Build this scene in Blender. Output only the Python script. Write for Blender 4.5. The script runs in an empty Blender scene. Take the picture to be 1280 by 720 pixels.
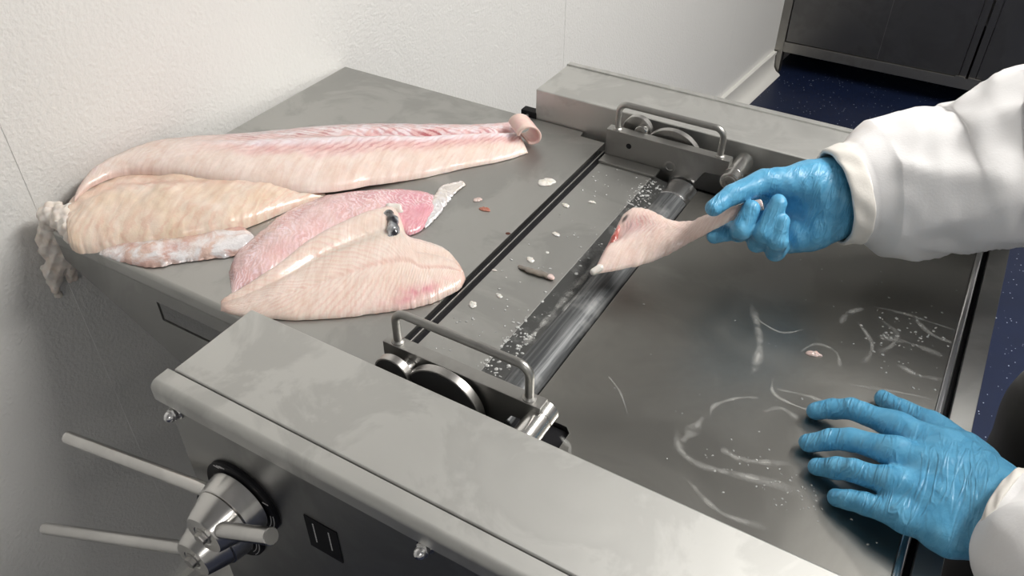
import bpy, bmesh, math, random
import numpy as np
from mathutils import Vector, Matrix, noise as mnoise

random.seed(4)
SC = bpy.context.scene
COL = SC.collection
PI = math.pi

# ------------------------------------------------------------------ camera
cam_d = bpy.data.cameras.new('camera')
cam_d.sensor_width = 36.0
cam_d.lens = 29.08
cam_d.clip_start = 0.02
cam = bpy.data.objects.new('camera', cam_d)
COL.objects.link(cam)
_r = Vector((0.85974, 0.51073, 0.0)); _f = Vector((-0.39726, 0.66899, -0.62821)).normalized()
_d = _f.cross(_r).normalized(); _r = _d.cross(_f).normalized()
cam.matrix_world = Matrix(((_r.x, -_d.x, -_f.x, 0.0), (_r.y, -_d.y, -_f.y, 0.0), (_r.z, -_d.z, -_f.z, 1.58), (0, 0, 0, 1)))
SC.camera = cam

# ------------------------------------------------------------------ world, lamps, exposure
W = bpy.data.worlds.new('world'); SC.world = W
W.use_nodes = True
W.node_tree.nodes['Background'].inputs[0].default_value = (0.80, 0.85, 0.90, 1)
W.node_tree.nodes['Background'].inputs[1].default_value = 0.10

def area_lamp(name, loc, sx, sy, power, col=(1, 0.97, 0.92)):
    l = bpy.data.lights.new(name, 'AREA'); l.shape = 'RECTANGLE'; l.size = sx; l.size_y = sy
    l.energy = power; l.color = col
    o = bpy.data.objects.new(name, l); o.location = loc; COL.objects.link(o)
    return o
CEIL = 2.60
LAMPS = [(0.72, 1.50, 0.40, 1.40, 45.0), (2.30, 1.70, 0.32, 1.25, 14.0), (1.30, -1.40, 0.32, 1.25, 7.0)]  # the last is an added fill, brightening the levers and front panel
for i, (lx, ly, sx, sy, pw) in enumerate(LAMPS):
    area_lamp('ceiling_lamp_light', (lx, ly, CEIL - 0.045), sx, sy, pw)
SC.view_settings.view_transform = 'Standard'
SC.view_settings.look = 'None'
SC.view_settings.gamma = 1.0
SC.view_settings.exposure = 0.52
SC.view_settings.use_curve_mapping = False

# ------------------------------------------------------------------ measured points (metres; x along the feed, y across, z up)
T = 0.95
FILLET_LONG = [[(-0.9632,0.4951,0.9850),(-0.9741,0.5021,0.9850),0.0050],[(-0.9738,0.5395,0.9850),(-1.0042,0.5580,0.9850),0.0120],[(-0.9585,0.5791,0.9830),(-1.0124,0.6197,0.9800),0.0200],[(-0.9094,0.6091,0.9800),(-0.9968,0.6805,0.9750),0.0240],[(-0.8452,0.6348,0.9750),(-0.9579,0.7377,0.9670),0.0260],[(-0.7809,0.6668,0.9680),(-0.9120,0.7991,0.9580),0.0280],[(-0.7246,0.7079,0.9600),(-0.8559,0.8646,0.9530),0.0280],[(-0.6855,0.7642,0.9540),(-0.7946,0.9127,0.9520),0.0260],[(-0.6413,0.8189,0.9510),(-0.7298,0.9533,0.9510),0.0220],[(-0.5975,0.8790,0.9510),(-0.6639,0.9926,0.9510),0.0180],[(-0.5626,0.9240,0.9510),(-0.6295,1.0148,0.9530),0.0140],[(-0.5437,0.9630,0.9510),(-0.6078,1.0283,0.9570),0.0100]]
FILLET_THICK = [[(-0.9261,0.4489,0.9650),(-0.9675,0.4836,0.9750),0.0100],[(-0.9029,0.4461,0.9540),(-0.9961,0.5189,0.9660),0.0260],[(-0.8631,0.4866,0.9510),(-1.0178,0.6081,0.9550),0.0340],[(-0.8121,0.5332,0.9510),(-0.9596,0.6597,0.9530),0.0340],[(-0.7694,0.5902,0.9510),(-0.8833,0.7037,0.9510),0.0300],[(-0.7504,0.6456,0.9510),(-0.8170,0.7170,0.9510),0.0220],[(-0.7253,0.7118,0.9510),(-0.7564,0.7377,0.9510),0.0100]]
FLAP_SILVER = [[(-0.8847,0.4597,0.9510),(-0.9143,0.4828,0.9510),0.0040],[(-0.8494,0.4630,0.9510),(-0.8866,0.4935,0.9520),0.0070],[(-0.8041,0.4745,0.9510),(-0.8466,0.5116,0.9530),0.0100],[(-0.7818,0.4993,0.9510),(-0.8264,0.5360,0.9530),0.0080],[(-0.7609,0.5194,0.9510),(-0.8036,0.5559,0.9530),0.0090],[(-0.7305,0.5513,0.9510),(-0.7760,0.5915,0.9530),0.0080],[(-0.7412,0.5878,0.9510),(-0.7515,0.5927,0.9520),0.0030]]
FILLET_PINK = [[(-0.6812,0.4889,0.9510),(-0.7157,0.5176,0.9510),0.0040],[(-0.6746,0.5088,0.9510),(-0.7364,0.5558,0.9510),0.0120],[(-0.6598,0.5415,0.9510),(-0.7408,0.6050,0.9510),0.0200],[(-0.6514,0.5904,0.9510),(-0.7429,0.6500,0.9510),0.0220],[(-0.6414,0.6409,0.9510),(-0.7241,0.7054,0.9510),0.0220],[(-0.6169,0.6766,0.9510),(-0.6930,0.7407,0.9510),0.0200],[(-0.5825,0.6885,0.9510),(-0.6554,0.7710,0.9520),0.0170],[(-0.5633,0.7084,0.9510),(-0.6160,0.7896,0.9520),0.0130],[(-0.5738,0.7643,0.9510),(-0.5861,0.7898,0.9510),0.0050]]
EDGE_SILVER = [[(-0.5603,0.7188,0.9510),(-0.5827,0.7318,0.9510),0.0030],[(-0.5630,0.7525,0.9510),(-0.5915,0.7706,0.9520),0.0050],[(-0.5689,0.7765,0.9510),(-0.5975,0.7987,0.9530),0.0060],[(-0.5730,0.8024,0.9510),(-0.6001,0.8144,0.9530),0.0050],[(-0.5750,0.8381,0.9510),(-0.5859,0.8442,0.9510),0.0030]]
FILLET_SPREAD = [[(-0.6685,0.4587,0.9510),(-0.6794,0.4698,0.9530),0.0040],[(-0.6345,0.4656,0.9510),(-0.6725,0.4922,0.9560),0.0080],[(-0.5901,0.4871,0.9510),(-0.6589,0.5408,0.9630),0.0120],[(-0.5443,0.5176,0.9510),(-0.6563,0.6040,0.9670),0.0150],[(-0.5098,0.5480,0.9510),(-0.6416,0.6655,0.9680),0.0170],[(-0.4892,0.5669,0.9510),(-0.6182,0.7102,0.9680),0.0170],[(-0.4749,0.5822,0.9510),(-0.6005,0.7144,0.9640),0.0170],[(-0.4641,0.5979,0.9510),(-0.5691,0.6887,0.9570),0.0170],[(-0.4574,0.6132,0.9510),(-0.5399,0.6939,0.9530),0.0170],[(-0.4526,0.6266,0.9510),(-0.5130,0.6947,0.9510),0.0150],[(-0.4510,0.6400,0.9510),(-0.4873,0.6821,0.9510),0.0120],[(-0.4555,0.6555,0.9510),(-0.4668,0.6674,0.9510),0.0060]]
FILLET_HELD = [[(-0.3111,0.7107,0.9790),(-0.3208,0.8125,1.0020),0.0100],[(-0.2920,0.7248,0.9820),(-0.3095,0.8219,1.0100),0.0120],[(-0.2661,0.7437,0.9880),(-0.2867,0.8201,1.0140),0.0120],[(-0.2443,0.7612,0.9980),(-0.2597,0.8070,1.0180),0.0110],[(-0.2240,0.7806,1.0120),(-0.2329,0.8034,1.0260),0.0100],[(-0.2001,0.7852,1.0360),(-0.2098,0.8021,1.0460),0.0090],[(-0.1768,0.7950,1.0560),(-0.1853,0.8059,1.0620),0.0080],[(-0.1531,0.8088,1.0680),(-0.1614,0.8177,1.0730),0.0060]]
LEFT_HAND = [[[(-0.0286,0.6465,0.9600),0.0088],[(-0.0133,0.6507,0.9680),0.0100],[(0.0017,0.6511,0.9760),0.0105],[(0.0448,0.6398,0.9860),0.0125]],[[(-0.0236,0.6010,0.9600),0.0088],[(-0.0071,0.6055,0.9700),0.0103],[(0.0096,0.6086,0.9780),0.0108],[(0.0481,0.6018,0.9900),0.0130]],[[(-0.0079,0.5764,0.9600),0.0086],[(0.0065,0.5755,0.9690),0.0100],[(0.0209,0.5733,0.9770),0.0106],[(0.0555,0.5663,0.9880),0.0128]],[[(0.0156,0.5501,0.9600),0.0080],[(0.0266,0.5483,0.9660),0.0093],[(0.0395,0.5459,0.9720),0.0098],[(0.0703,0.5410,0.9810),0.0118]],[[(0.0259,0.6993,0.9600),0.0085],[(0.0440,0.6857,0.9660),0.0105],[(0.0739,0.6685,0.9760),0.0135],[(0.1180,0.6321,0.9850),0.0180]]]
LEFT_PALM = [[[(0.0448,0.6398,0.9860),0.0125],[(0.0855,0.6246,0.9950),0.0170],[(0.1305,0.5931,1.0000),0.0220]],[[(0.0481,0.6018,0.9900),0.0130],[(0.0894,0.5925,0.9980),0.0180],[(0.1349,0.5749,1.0020),0.0240]],[[(0.0555,0.5663,0.9880),0.0128],[(0.0951,0.5610,0.9950),0.0180],[(0.1375,0.5569,1.0000),0.0230]],[[(0.0703,0.5410,0.9810),0.0118],[(0.1046,0.5370,0.9860),0.0180],[(0.1385,0.5437,0.9940),0.0200]],[[(0.0739,0.6685,0.9760),0.0135],[(0.1041,0.6377,0.9840),0.0180],[(0.1314,0.6030,0.9940),0.0200]],[[(0.1350,0.5691,1.0000),0.0280],[(0.1646,0.5619,1.0060),0.0260]]]
RIGHT_FINGERS = [[[(-0.1978,0.7906,1.0268),0.0090],[(-0.1887,0.8061,1.0264),0.0105],[(-0.1847,0.8408,1.0243),0.0110],[(-0.1747,0.8725,1.0517),0.0120]],[[(-0.1647,0.7972,1.0717),0.0100],[(-0.1674,0.7831,1.0522),0.0118],[(-0.1749,0.8082,1.0311),0.0120],[(-0.1664,0.8622,1.0354),0.0125]],[[(-0.1392,0.8070,1.0821),0.0098],[(-0.1435,0.7874,1.0528),0.0118],[(-0.1520,0.8084,1.0247),0.0120],[(-0.1498,0.8567,1.0191),0.0125]],[[(-0.1297,0.7979,1.0664),0.0092],[(-0.1270,0.7873,1.0469),0.0108],[(-0.1304,0.8085,1.0191),0.0112],[(-0.1273,0.8528,1.0087),0.0118]],[[(-0.2002,0.7738,1.0741),0.0095],[(-0.1887,0.7979,1.0813),0.0115],[(-0.1643,0.8314,1.0889),0.0140],[(-0.1209,0.8645,1.0840),0.0220]]]
RIGHT_PALM = [[[(-0.1747,0.8725,1.0517),0.0130],[(-0.1348,0.8883,1.0671),0.0180],[(-0.1016,0.9020,1.0767),0.0200]],[[(-0.1670,0.8632,1.0369),0.0135],[(-0.1299,0.8815,1.0536),0.0200],[(-0.0949,0.8958,1.0626),0.0240]],[[(-0.1504,0.8577,1.0206),0.0135],[(-0.1196,0.8719,1.0400),0.0210],[(-0.0882,0.8882,1.0503),0.0240]],[[(-0.1272,0.8495,1.0131),0.0140],[(-0.1059,0.8582,1.0247),0.0190],[(-0.0820,0.8765,1.0402),0.0200]],[[(-0.1590,0.8525,1.0762),0.0160],[(-0.1236,0.8709,1.0797),0.0240],[(-0.0972,0.8908,1.0700),0.0240]],[[(-0.1135,0.8442,1.0258),0.0180],[(-0.0956,0.8552,1.0357),0.0190],[(-0.0837,0.8753,1.0448),0.0200]],[[(-0.0957,0.8853,1.0615),0.0410],[(-0.0577,0.9110,1.0664),0.0360]]]
SLEEVE_RIGHT = [[(-0.0945,0.8844,1.0613),0.0540],[(-0.0719,0.9025,1.0664),0.0600],[(-0.0509,0.9177,1.0693),0.0660],[(-0.0166,0.9365,1.0755),0.0730],[(0.0180,0.9540,1.0803),0.0800],[(0.0496,0.9701,1.0933),0.0880],[(0.0838,0.9888,1.1076),0.0960],[(0.1277,1.0087,1.1249),0.1000]]
SLEEVE_LEFT = [[(0.1381,0.5620,1.0020),0.0430],[(0.1503,0.5570,1.0060),0.0470],[(0.1691,0.5485,1.0120),0.0520],[(0.1924,0.5397,1.0250),0.0580]]
WRIST_R = (-0.0887,0.8881,1.0601)
WRIST_L = (0.1422,0.5626,1.0020)
RAGGED = [[[(-1.0040,0.4992,0.9192),0.0120],[(-1.0060,0.4875,0.8983),0.0130],[(-1.0060,0.4716,0.8835),0.0120]],[[(-0.9960,0.4700,0.9660),0.0110],[(-1.0060,0.4853,0.9188),0.0130],[(-1.0070,0.4743,0.8953),0.0120]],[[(-0.9684,0.4928,0.9720),0.0090],[(-0.9662,0.4774,0.9740),0.0100],[(-0.9940,0.4820,0.9690),0.0100],[(-1.0060,0.4778,0.9380),0.0120],[(-1.0100,0.4674,0.9229),0.0110]],[[(-0.9412,0.4661,0.9680),0.0120],[(-0.9950,0.4720,0.9660),0.0100],[(-1.0060,0.4755,0.9194),0.0130],[(-1.0080,0.4687,0.8984),0.0130],[(-1.0100,0.4529,0.8802),0.0100],[(-1.0100,0.4516,0.8642),0.0080]],[[(-1.0060,0.4785,0.9013),0.0120],[(-1.0060,0.4768,0.8773),0.0110],[(-1.0080,0.4753,0.8561),0.0080]],[[(-1.0100,0.4602,0.8796),0.0090],[(-1.0120,0.4501,0.8501),0.0055],[(-1.0120,0.4486,0.8366),0.0040]],[[(-1.0140,0.4676,0.9347),0.0090],[(-1.0140,0.4582,0.9111),0.0090]],[[(-0.9314,0.4589,0.9620),0.0100],[(-0.9473,0.4730,0.9680),0.0110]]]
SCRAPS = [[(-0.4794,0.9043,0.9500),0.0130,'w'],[(-0.5180,0.7992,0.9500),0.0070,'r'],[(-0.4613,0.7665,0.9500),0.0035,'d'],[(-0.5396,0.8145,0.9500),0.0060,'p'],[(-0.5082,0.6930,0.9500),0.0020,'k'],[(-0.4060,0.7972,0.9500),0.0050,'w'],[(-0.3963,0.7556,0.9500),0.0030,'w'],[(-0.4221,0.6200,0.9500),0.0060,'w'],[(-0.3995,0.8906,0.9500),0.0050,'w'],[(-0.4273,0.8647,0.9500),0.0060,'w'],[(-0.4038,0.6499,0.9500),0.0050,'w'],[(-0.0530,0.7406,0.9500),0.0080,'p'],[(-0.4350,0.6897,0.9500),0.0030,'w'],[(-0.4072,0.7313,0.9500),0.0060,'w']]
STRIP_SCRAP = [(-0.4115,0.7106,0.9530),(-0.3957,0.7090,0.9540),(-0.3806,0.7104,0.9540),(-0.3673,0.7108,0.9540)]
SMEARS = [[[(-0.1422,0.5627,0.9506),(-0.1298,0.5402,0.9506),(-0.1079,0.5303,0.9506),(-0.0757,0.5361,0.9506),(-0.0325,0.5455,0.9506),(0.0118,0.5457,0.9506)],0.0060],[[(-0.0808,0.6816,0.9506),(-0.0744,0.6608,0.9506),(-0.0565,0.6542,0.9506),(-0.0196,0.6542,0.9506)],0.0030],[[(-0.0744,0.6662,0.9506),(-0.0412,0.6738,0.9506),(-0.0007,0.6757,0.9506),(0.0329,0.7047,0.9506)],0.0040],[[(-0.1166,0.5891,0.9506),(-0.1207,0.6095,0.9506),(-0.1046,0.6322,0.9506),(-0.0835,0.6460,0.9506)],0.0030],[[(-0.0156,0.8574,0.9506),(0.0194,0.8631,0.9506),(0.0545,0.8626,0.9506),(0.0844,0.8628,0.9506)],0.0030],[[(-0.0003,0.8062,0.9506),(0.0371,0.8130,0.9506),(0.0796,0.8083,0.9506)],0.0060],[[(-0.0230,0.8496,0.9506),(-0.0368,0.8297,0.9506),(-0.0403,0.8063,0.9506)],0.0050],[[(-0.1317,0.7683,0.9506),(-0.0956,0.7574,0.9506),(-0.0732,0.7755,0.9506)],0.0020],[[(-0.0095,0.7129,0.9506),(0.0366,0.7267,0.9506),(0.0745,0.7360,0.9506)],0.0030],[[(-0.1336,0.5497,0.9506),(-0.1287,0.5586,0.9506),(-0.1245,0.5919,0.9506)],0.0070],[[(-0.0737,0.6284,0.9506),(-0.0613,0.6422,0.9506),(-0.0391,0.6364,0.9506)],0.0040],[[(0.0915,0.5850,0.9506),(0.0764,0.5187,0.9506)],0.0030],[[(-0.0023,0.8370,0.9506),(0.0178,0.8248,0.9506),(0.0185,0.7989,0.9506),(0.0054,0.7790,0.9506)],0.0040],[[(0.0282,0.8633,0.9506),(0.0536,0.8414,0.9506),(0.0794,0.8382,0.9506)],0.0040],[[(0.0282,0.7705,0.9506),(0.0539,0.7645,0.9506),(0.0806,0.7734,0.9506)],0.0050],[[(-0.0669,0.7361,0.9506),(-0.0551,0.7582,0.9506),(-0.0326,0.7564,0.9506),(-0.0227,0.7331,0.9506)],0.0030],[[(-0.0261,0.8228,0.9506),(-0.0013,0.7902,0.9506),(-0.0017,0.7527,0.9506)],0.0040],[[(-0.0962,0.5601,0.9506),(-0.0712,0.5577,0.9506),(-0.0301,0.5765,0.9506)],0.0050],[[(-0.1088,0.5077,0.9506),(-0.0707,0.4886,0.9506),(-0.0281,0.4941,0.9506)],0.0040],[[(-0.2378,0.4938,0.9506),(-0.2225,0.4851,0.9506),(-0.2183,0.4703,0.9506)],0.0040],[[(-0.2331,0.5939,0.9506),(-0.2121,0.5789,0.9506),(-0.1909,0.5525,0.9506)],0.0015],[[(-0.1386,0.7894,0.9506),(-0.1089,0.7262,0.9506),(-0.1007,0.6726,0.9506)],0.0060],[[(-0.3363,0.7912,0.9475),(-0.3347,0.7493,0.9475),(-0.3354,0.7012,0.9475),(-0.3355,0.6530,0.9475)],0.0070],[[(-0.3226,0.7471,0.9475),(-0.3229,0.6980,0.9475),(-0.3232,0.6537,0.9475)],0.0060],[[(-0.3353,0.6564,0.9475),(-0.3360,0.6233,0.9475),(-0.3359,0.5921,0.9475)],0.0050]]
CURL_AT = (-0.5668,0.9856,0.9708)
GUT = [[[(-0.5984,0.6925,0.9760),0.0068],[(-0.5869,0.6856,0.9740),0.0068],[(-0.5766,0.6731,0.9700),0.0072],[(-0.5724,0.6636,0.9660),0.0055]]]
GUT_EDGE = [[[(-0.6160,0.7147,0.9700),0.0045],[(-0.6067,0.7216,0.9680),0.0045],[(-0.5990,0.7179,0.9650),0.0035]],[[(-0.5729,0.6753,0.9600),0.0045],[(-0.5639,0.6731,0.9570),0.0040]]]
RED_EDGE = [[[(-0.3064,0.7349,0.9840),0.0022],[(-0.3086,0.7520,0.9890),0.0034],[(-0.3119,0.7691,0.9950),0.0036],[(-0.3150,0.7886,1.0000),0.0022]]]
HELD_TIP = [[[(-0.3113,0.7130,0.9810),0.0045],[(-0.3067,0.7202,0.9840),0.0048]]]

# ------------------------------------------------------------------ helpers
def link(o, parent=None):
    COL.objects.link(o)
    if parent is not None: o.parent = parent
    return o
def empty(name, loc=(0, 0, 0)):
    o = bpy.data.objects.new(name, None); o.empty_display_size = 0.05; o.location = loc
    return link(o)
def tag(o, label=None, cat=None, group=None, kind=None):
    if label: o['label'] = label
    if cat: o['category'] = cat
    if group: o['group'] = group
    if kind: o['kind'] = kind
    return o
def obj(name, me, m, parent=None, smooth=False):
    me.materials.clear(); me.materials.append(m)
    if smooth: me.polygons.foreach_set('use_smooth', [True] * len(me.polygons))
    o = bpy.data.objects.new(name, me)
    if 'wn' in me:
        w = o.modifiers.new('weighted normals', 'WEIGHTED_NORMAL'); w.keep_sharp = True
    link(o, parent)
    if parent is not None:
        p, off = parent, Vector((0, 0, 0))
        while p is not None: off += p.location; p = p.parent
        o.location = -off          # vertices are in world metres
    return o
def from_bm(bm, name='mesh'):
    me = bpy.data.meshes.new(name); bmesh.ops.recalc_face_normals(bm, faces=bm.faces); bm.to_mesh(me); bm.free(); return me
def auto_smooth(me, ang=35):
    me.polygons.foreach_set('use_smooth', [True] * len(me.polygons))
    me.set_sharp_from_angle(angle=math.radians(ang))
    return me
def prism(poly, z0, z1, axis='z', bev=0.0, seg=2, name='mesh', pick=None):
    """extrude a polygon: axis z -> poly is (x,y); axis y -> poly is (x,z); axis x -> poly is (y,z)"""
    bm = bmesh.new()
    def P(a, b, c):
        return {'z': (a, b, c), 'y': (a, c, b), 'x': (c, a, b)}[axis]
    lo = [bm.verts.new(P(a, b, z0)) for a, b in poly]; hi = [bm.verts.new(P(a, b, z1)) for a, b in poly]
    n = len(poly)
    bm.faces.new(lo); bm.faces.new(hi)
    for i in range(n): bm.faces.new((lo[i], lo[(i + 1) % n], hi[(i + 1) % n], hi[i]))
    bmesh.ops.recalc_face_normals(bm, faces=bm.faces)
    if bev > 0:
        bmesh.ops.bevel(bm, geom=[e for e in bm.edges if pick is None or pick(e)], offset=bev, segments=seg, affect='EDGES', profile=0.5, clamp_overlap=True)
    me = auto_smooth(from_bm(bm, name)); me['wn'] = 1
    return me
def box(x0, x1, y0, y1, z0, z1, bev=0.0, seg=2):
    return prism([(x0, y0), (x1, y0), (x1, y1), (x0, y1)], z0, z1, 'z', bev, seg)
def lathe(p0, p1, prof, n=40):
    """prof = (distance along axis, radius) list"""
    p0, p1 = Vector(p0), Vector(p1); d = (p1 - p0).normalized()
    a = d.orthogonal().normalized(); b = d.cross(a)
    bm = bmesh.new(); rings = []
    for t, r in prof:
        rings.append([bm.verts.new(p0 + d * t + (a * math.cos(2 * PI * i / n) + b * math.sin(2 * PI * i / n)) * max(r, 1e-5)) for i in range(n)])
    for q, w in zip(rings, rings[1:]):
        for i in range(n): bm.faces.new((q[i], q[(i + 1) % n], w[(i + 1) % n], w[i]))
    bm.faces.new(rings[0]); bm.faces.new(rings[-1])
    return auto_smooth(from_bm(bm), 30)
def rod(p0, p1, r, ch=0.0008, n=28):
    L = (Vector(p1) - Vector(p0)).length
    return lathe(p0, p1, [(0, r - ch), (ch, r), (L - ch, r), (L, r - ch)], n)
def tube(pts, r, n=16):
    pts = [Vector(p) for p in pts]; bm = bmesh.new(); rings = []; up = None
    for i, p in enumerate(pts):
        d = (pts[min(i + 1, len(pts) - 1)] - pts[max(i - 1, 0)]).normalized()
        if up is None: up = d.orthogonal().normalized()
        up = (up - d * up.dot(d)).normalized(); b = d.cross(up)
        rings.append([bm.verts.new(p + (up * math.cos(2 * PI * k / n) + b * math.sin(2 * PI * k / n)) * r) for k in range(n)])
    for q, w in zip(rings, rings[1:]):
        for k in range(n): bm.faces.new((q[k], q[(k + 1) % n], w[(k + 1) % n], w[k]))
    bm.faces.new(rings[0]); bm.faces.new(rings[-1])
    return auto_smooth(from_bm(bm), 50)
def crom(P, n):
    """resample a list of arrays with a Catmull-Rom spline to n samples"""
    P = np.array(P, float); m = len(P); out = []
    for s in np.linspace(0, m - 1, n):
        i = min(int(s), m - 2); t = s - i
        p0, p1, p2, p3 = P[max(i - 1, 0)], P[i], P[i + 1], P[min(i + 2, m - 1)]
        out.append(0.5 * (2 * p1 + (p2 - p0) * t + (2 * p0 - 5 * p1 + 4 * p2 - p3) * t * t + (3 * p1 - p0 - 3 * p2 + p3) * t ** 3))
    return np.array(out)
def fbm(P, scale, octv=3, seed=0.0):
    out = np.empty(len(P))
    for i, p in enumerate(P):
        out[i] = mnoise.fractal((p[0] * scale + seed, p[1] * scale - seed, p[2] * scale + 2 * seed), 1.0, 2.0, octv)
    return out
# signed-distance shapes -> one continuous skin
def d_caps(G, a, ra, b, rb):
    a = np.array(a); b = np.array(b); ab = b - a
    t = np.clip(((G - a) @ ab) / max(ab @ ab, 1e-12), 0, 1)
    return np.linalg.norm(G - a - t[..., None] * ab, axis=-1) - (ra + (rb - ra) * t)
def smin(a, b, k):
    h = np.clip(k - np.abs(a - b), 0, None) / k
    return np.minimum(a, b) - h * h * k * 0.25
def d_chain(G, ch, k=0.004):
    d = None
    for (a, ra), (b, rb) in zip(ch, ch[1:]):
        e = d_caps(G, a, ra, b, rb); d = e if d is None else smin(d, e, k)
    return d
def skin(sdf, pts, pad, h):
    """surface nets of sdf(G) over the padded bounds of pts"""
    lo = np.min(pts, 0) - pad; hi = np.max(pts, 0) + pad
    n = np.ceil((hi - lo) / h).astype(int) + 1
    ax = [lo[i] + h * np.arange(n[i]) for i in range(3)]
    G = np.stack(np.meshgrid(*ax, indexing='ij'), -1)
    F = sdf(G).astype(float)
    ins = F < 0
    ncell = n - 1; tot = int(np.prod(ncell))
    acc = np.zeros((tot, 3)); cnt = np.zeros(tot); quads = []
    for a in range(3):
        b, c = (a + 1) % 3, (a + 2) % 3
        s0 = [slice(None)] * 3; s1 = [slice(None)] * 3; s0[a] = slice(0, -1); s1[a] = slice(1, None)
        cr = ins[tuple(s0)] != ins[tuple(s1)]
        I = np.argwhere(cr); J = I.copy(); J[:, a] += 1
        f0 = F[tuple(I.T)]; f1 = F[tuple(J.T)]
        P = lo + I * h; P[:, a] += h * f0 / (f0 - f1)
        ids = []; ok = np.ones(len(I), bool)
        for db, dc in ((0, 0), (-1, 0), (-1, -1), (0, -1)):
            K = I.copy(); K[:, b] += db; K[:, c] += dc
            good = np.all((K >= 0) & (K < ncell), 1); ok &= good
            Kc = np.clip(K, 0, ncell - 1); idx = np.ravel_multi_index(tuple(Kc.T), tuple(ncell))
            for x in range(3): acc[:, x] += np.bincount(idx[good], weights=P[good, x], minlength=tot)
            cnt += np.bincount(idx[good], minlength=tot); ids.append(idx)
        Q = np.stack(ids, 1)[ok]; fl = (f0 < 0)[ok]
        Q[~fl] = Q[~fl][:, ::-1]; quads.append(Q)
    Q = np.concatenate(quads); used = np.where(cnt > 0)[0]
    remap = -np.ones(tot, int); remap[used] = np.arange(len(used))
    V = acc[used] / cnt[used][:, None]
    me = bpy.data.meshes.new('skin'); me.from_pydata(V.tolist(), [], remap[Q].tolist()); me.update()
    me.polygons.foreach_set('use_smooth', [True] * len(me.polygons))
    return me
def relax(me, it=2, f=0.5):
    bm = bmesh.new(); bm.from_mesh(me)
    for _ in range(it): bmesh.ops.smooth_vert(bm, verts=bm.verts, factor=f, use_axis_x=True, use_axis_y=True, use_axis_z=True)
    bm.to_mesh(me); bm.free(); return me

# ------------------------------------------------------------------ materials
class NT:
    def __init__(s, name):
        s.m = bpy.data.materials.new(name); s.m.use_nodes = True; s.t = s.m.node_tree
        s.b = s.t.nodes['Principled BSDF']
    def n(s, kind, **kw):
        o = s.t.nodes.new(kind)
        for k, v in kw.items():
            if k.startswith('i_'):
                o.inputs[int(k[2:]) if k[2:].isdigit() else k[2:].replace('_', ' ')].default_value = v
            else: setattr(o, k, v)
        return o
    def l(s, a, b): s.t.links.new(a, b)
    def coord(s, kind='Object', scale=(1, 1, 1), rot=(0, 0, 0)):
        c = s.n('ShaderNodeTexCoord'); mp = s.n('ShaderNodeMapping'); mp.inputs[3].default_value = scale; mp.inputs[2].default_value = rot
        s.l(c.outputs[kind], mp.inputs[0]); return mp.outputs[0]
    def noise(s, vec, scale, detail=3, rough=0.5, dist=0.0):
        o = s.n('ShaderNodeTexNoise'); o.inputs['Scale'].default_value = scale; o.inputs['Detail'].default_value = detail
        o.inputs['Roughness'].default_value = rough; o.inputs['Distortion'].default_value = dist; s.l(vec, o.inputs['Vector']); return o.outputs['Fac']
    def ramp(s, fac, stops):
        o = s.n('ShaderNodeValToRGB'); e = o.color_ramp.elements
        while len(e) < len(stops): e.new(0.5)
        for k, (p, c) in zip(e, stops): k.position = p; k.color = (*c, 1) if len(c) == 3 else c
        s.l(fac, o.inputs[0]); return o.outputs[0]
    def mix(s, fac, a, b, mode='MIX'):
        o = s.n('ShaderNodeMix', data_type='RGBA', blend_type=mode)
        if isinstance(fac, float): o.inputs[0].default_value = fac
        else: s.l(fac, o.inputs[0])
        for v, i in ((a, 6), (b, 7)):
            if isinstance(v, tuple): o.inputs[i].default_value = (*v, 1) if len(v) == 3 else v
            else: s.l(v, o.inputs[i])
        return o.outputs[2]
    def bump(s, h, strength=0.3, dist=0.001, prev=None):
        o = s.n('ShaderNodeBump'); o.inputs['Strength'].default_value = strength; o.inputs['Distance'].default_value = dist
        s.l(h, o.inputs['Height'])
        if prev is not None: s.l(prev, o.inputs['Normal'])
        return o.outputs[0]
    def set(s, **kw):
        for k, v in kw.items():
            inp = s.b.inputs[k.replace('_', ' ')]
            if isinstance(v, (int, float)): inp.default_value = v
            elif isinstance(v, tuple): inp.default_value = (*v, 1) if len(v) == 3 and inp.type == 'RGBA' else v
            else: s.l(v, inp)
        return s.m
def plain(name, col, rough=0.5, metal=0.0, **kw):
    t = NT(name); return t.set(Base_Color=col, Roughness=rough, Metallic=metal, **kw)
def steel(name, col, rough, var=0.10, stain=0.25, brush=(1, 1, 1), bump=0.05, stain_scale=7.0, stain_col=None):
    t = NT(name); v = t.coord('Object'); vb = t.coord('Object', brush)
    n1 = t.noise(v, stain_scale, 5, 0.6, 0.6); n2 = t.noise(vb, 220, 2)
    st = t.ramp(n1, [(0.46, (0, 0, 0)), (0.54, (1, 1, 1))])
    dark = tuple(c * (1 - stain) for c in col) if stain_col is None else stain_col
    c = t.mix(st, col, dark)
    c = t.mix(n2, c, tuple(x * 0.9 for x in col), 'MIX') if False else c
    r = t.n('ShaderNodeMapRange'); t.l(n1, r.inputs[0]); r.inputs[1].default_value = 0.3; r.inputs[2].default_value = 0.7
    r.inputs[3].default_value = rough - var; r.inputs[4].default_value = rough + var
    return t.set(Base_Color=c, Metallic=1.0, Roughness=r.outputs[0], Normal=t.bump(n2, bump, 0.0004))

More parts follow.
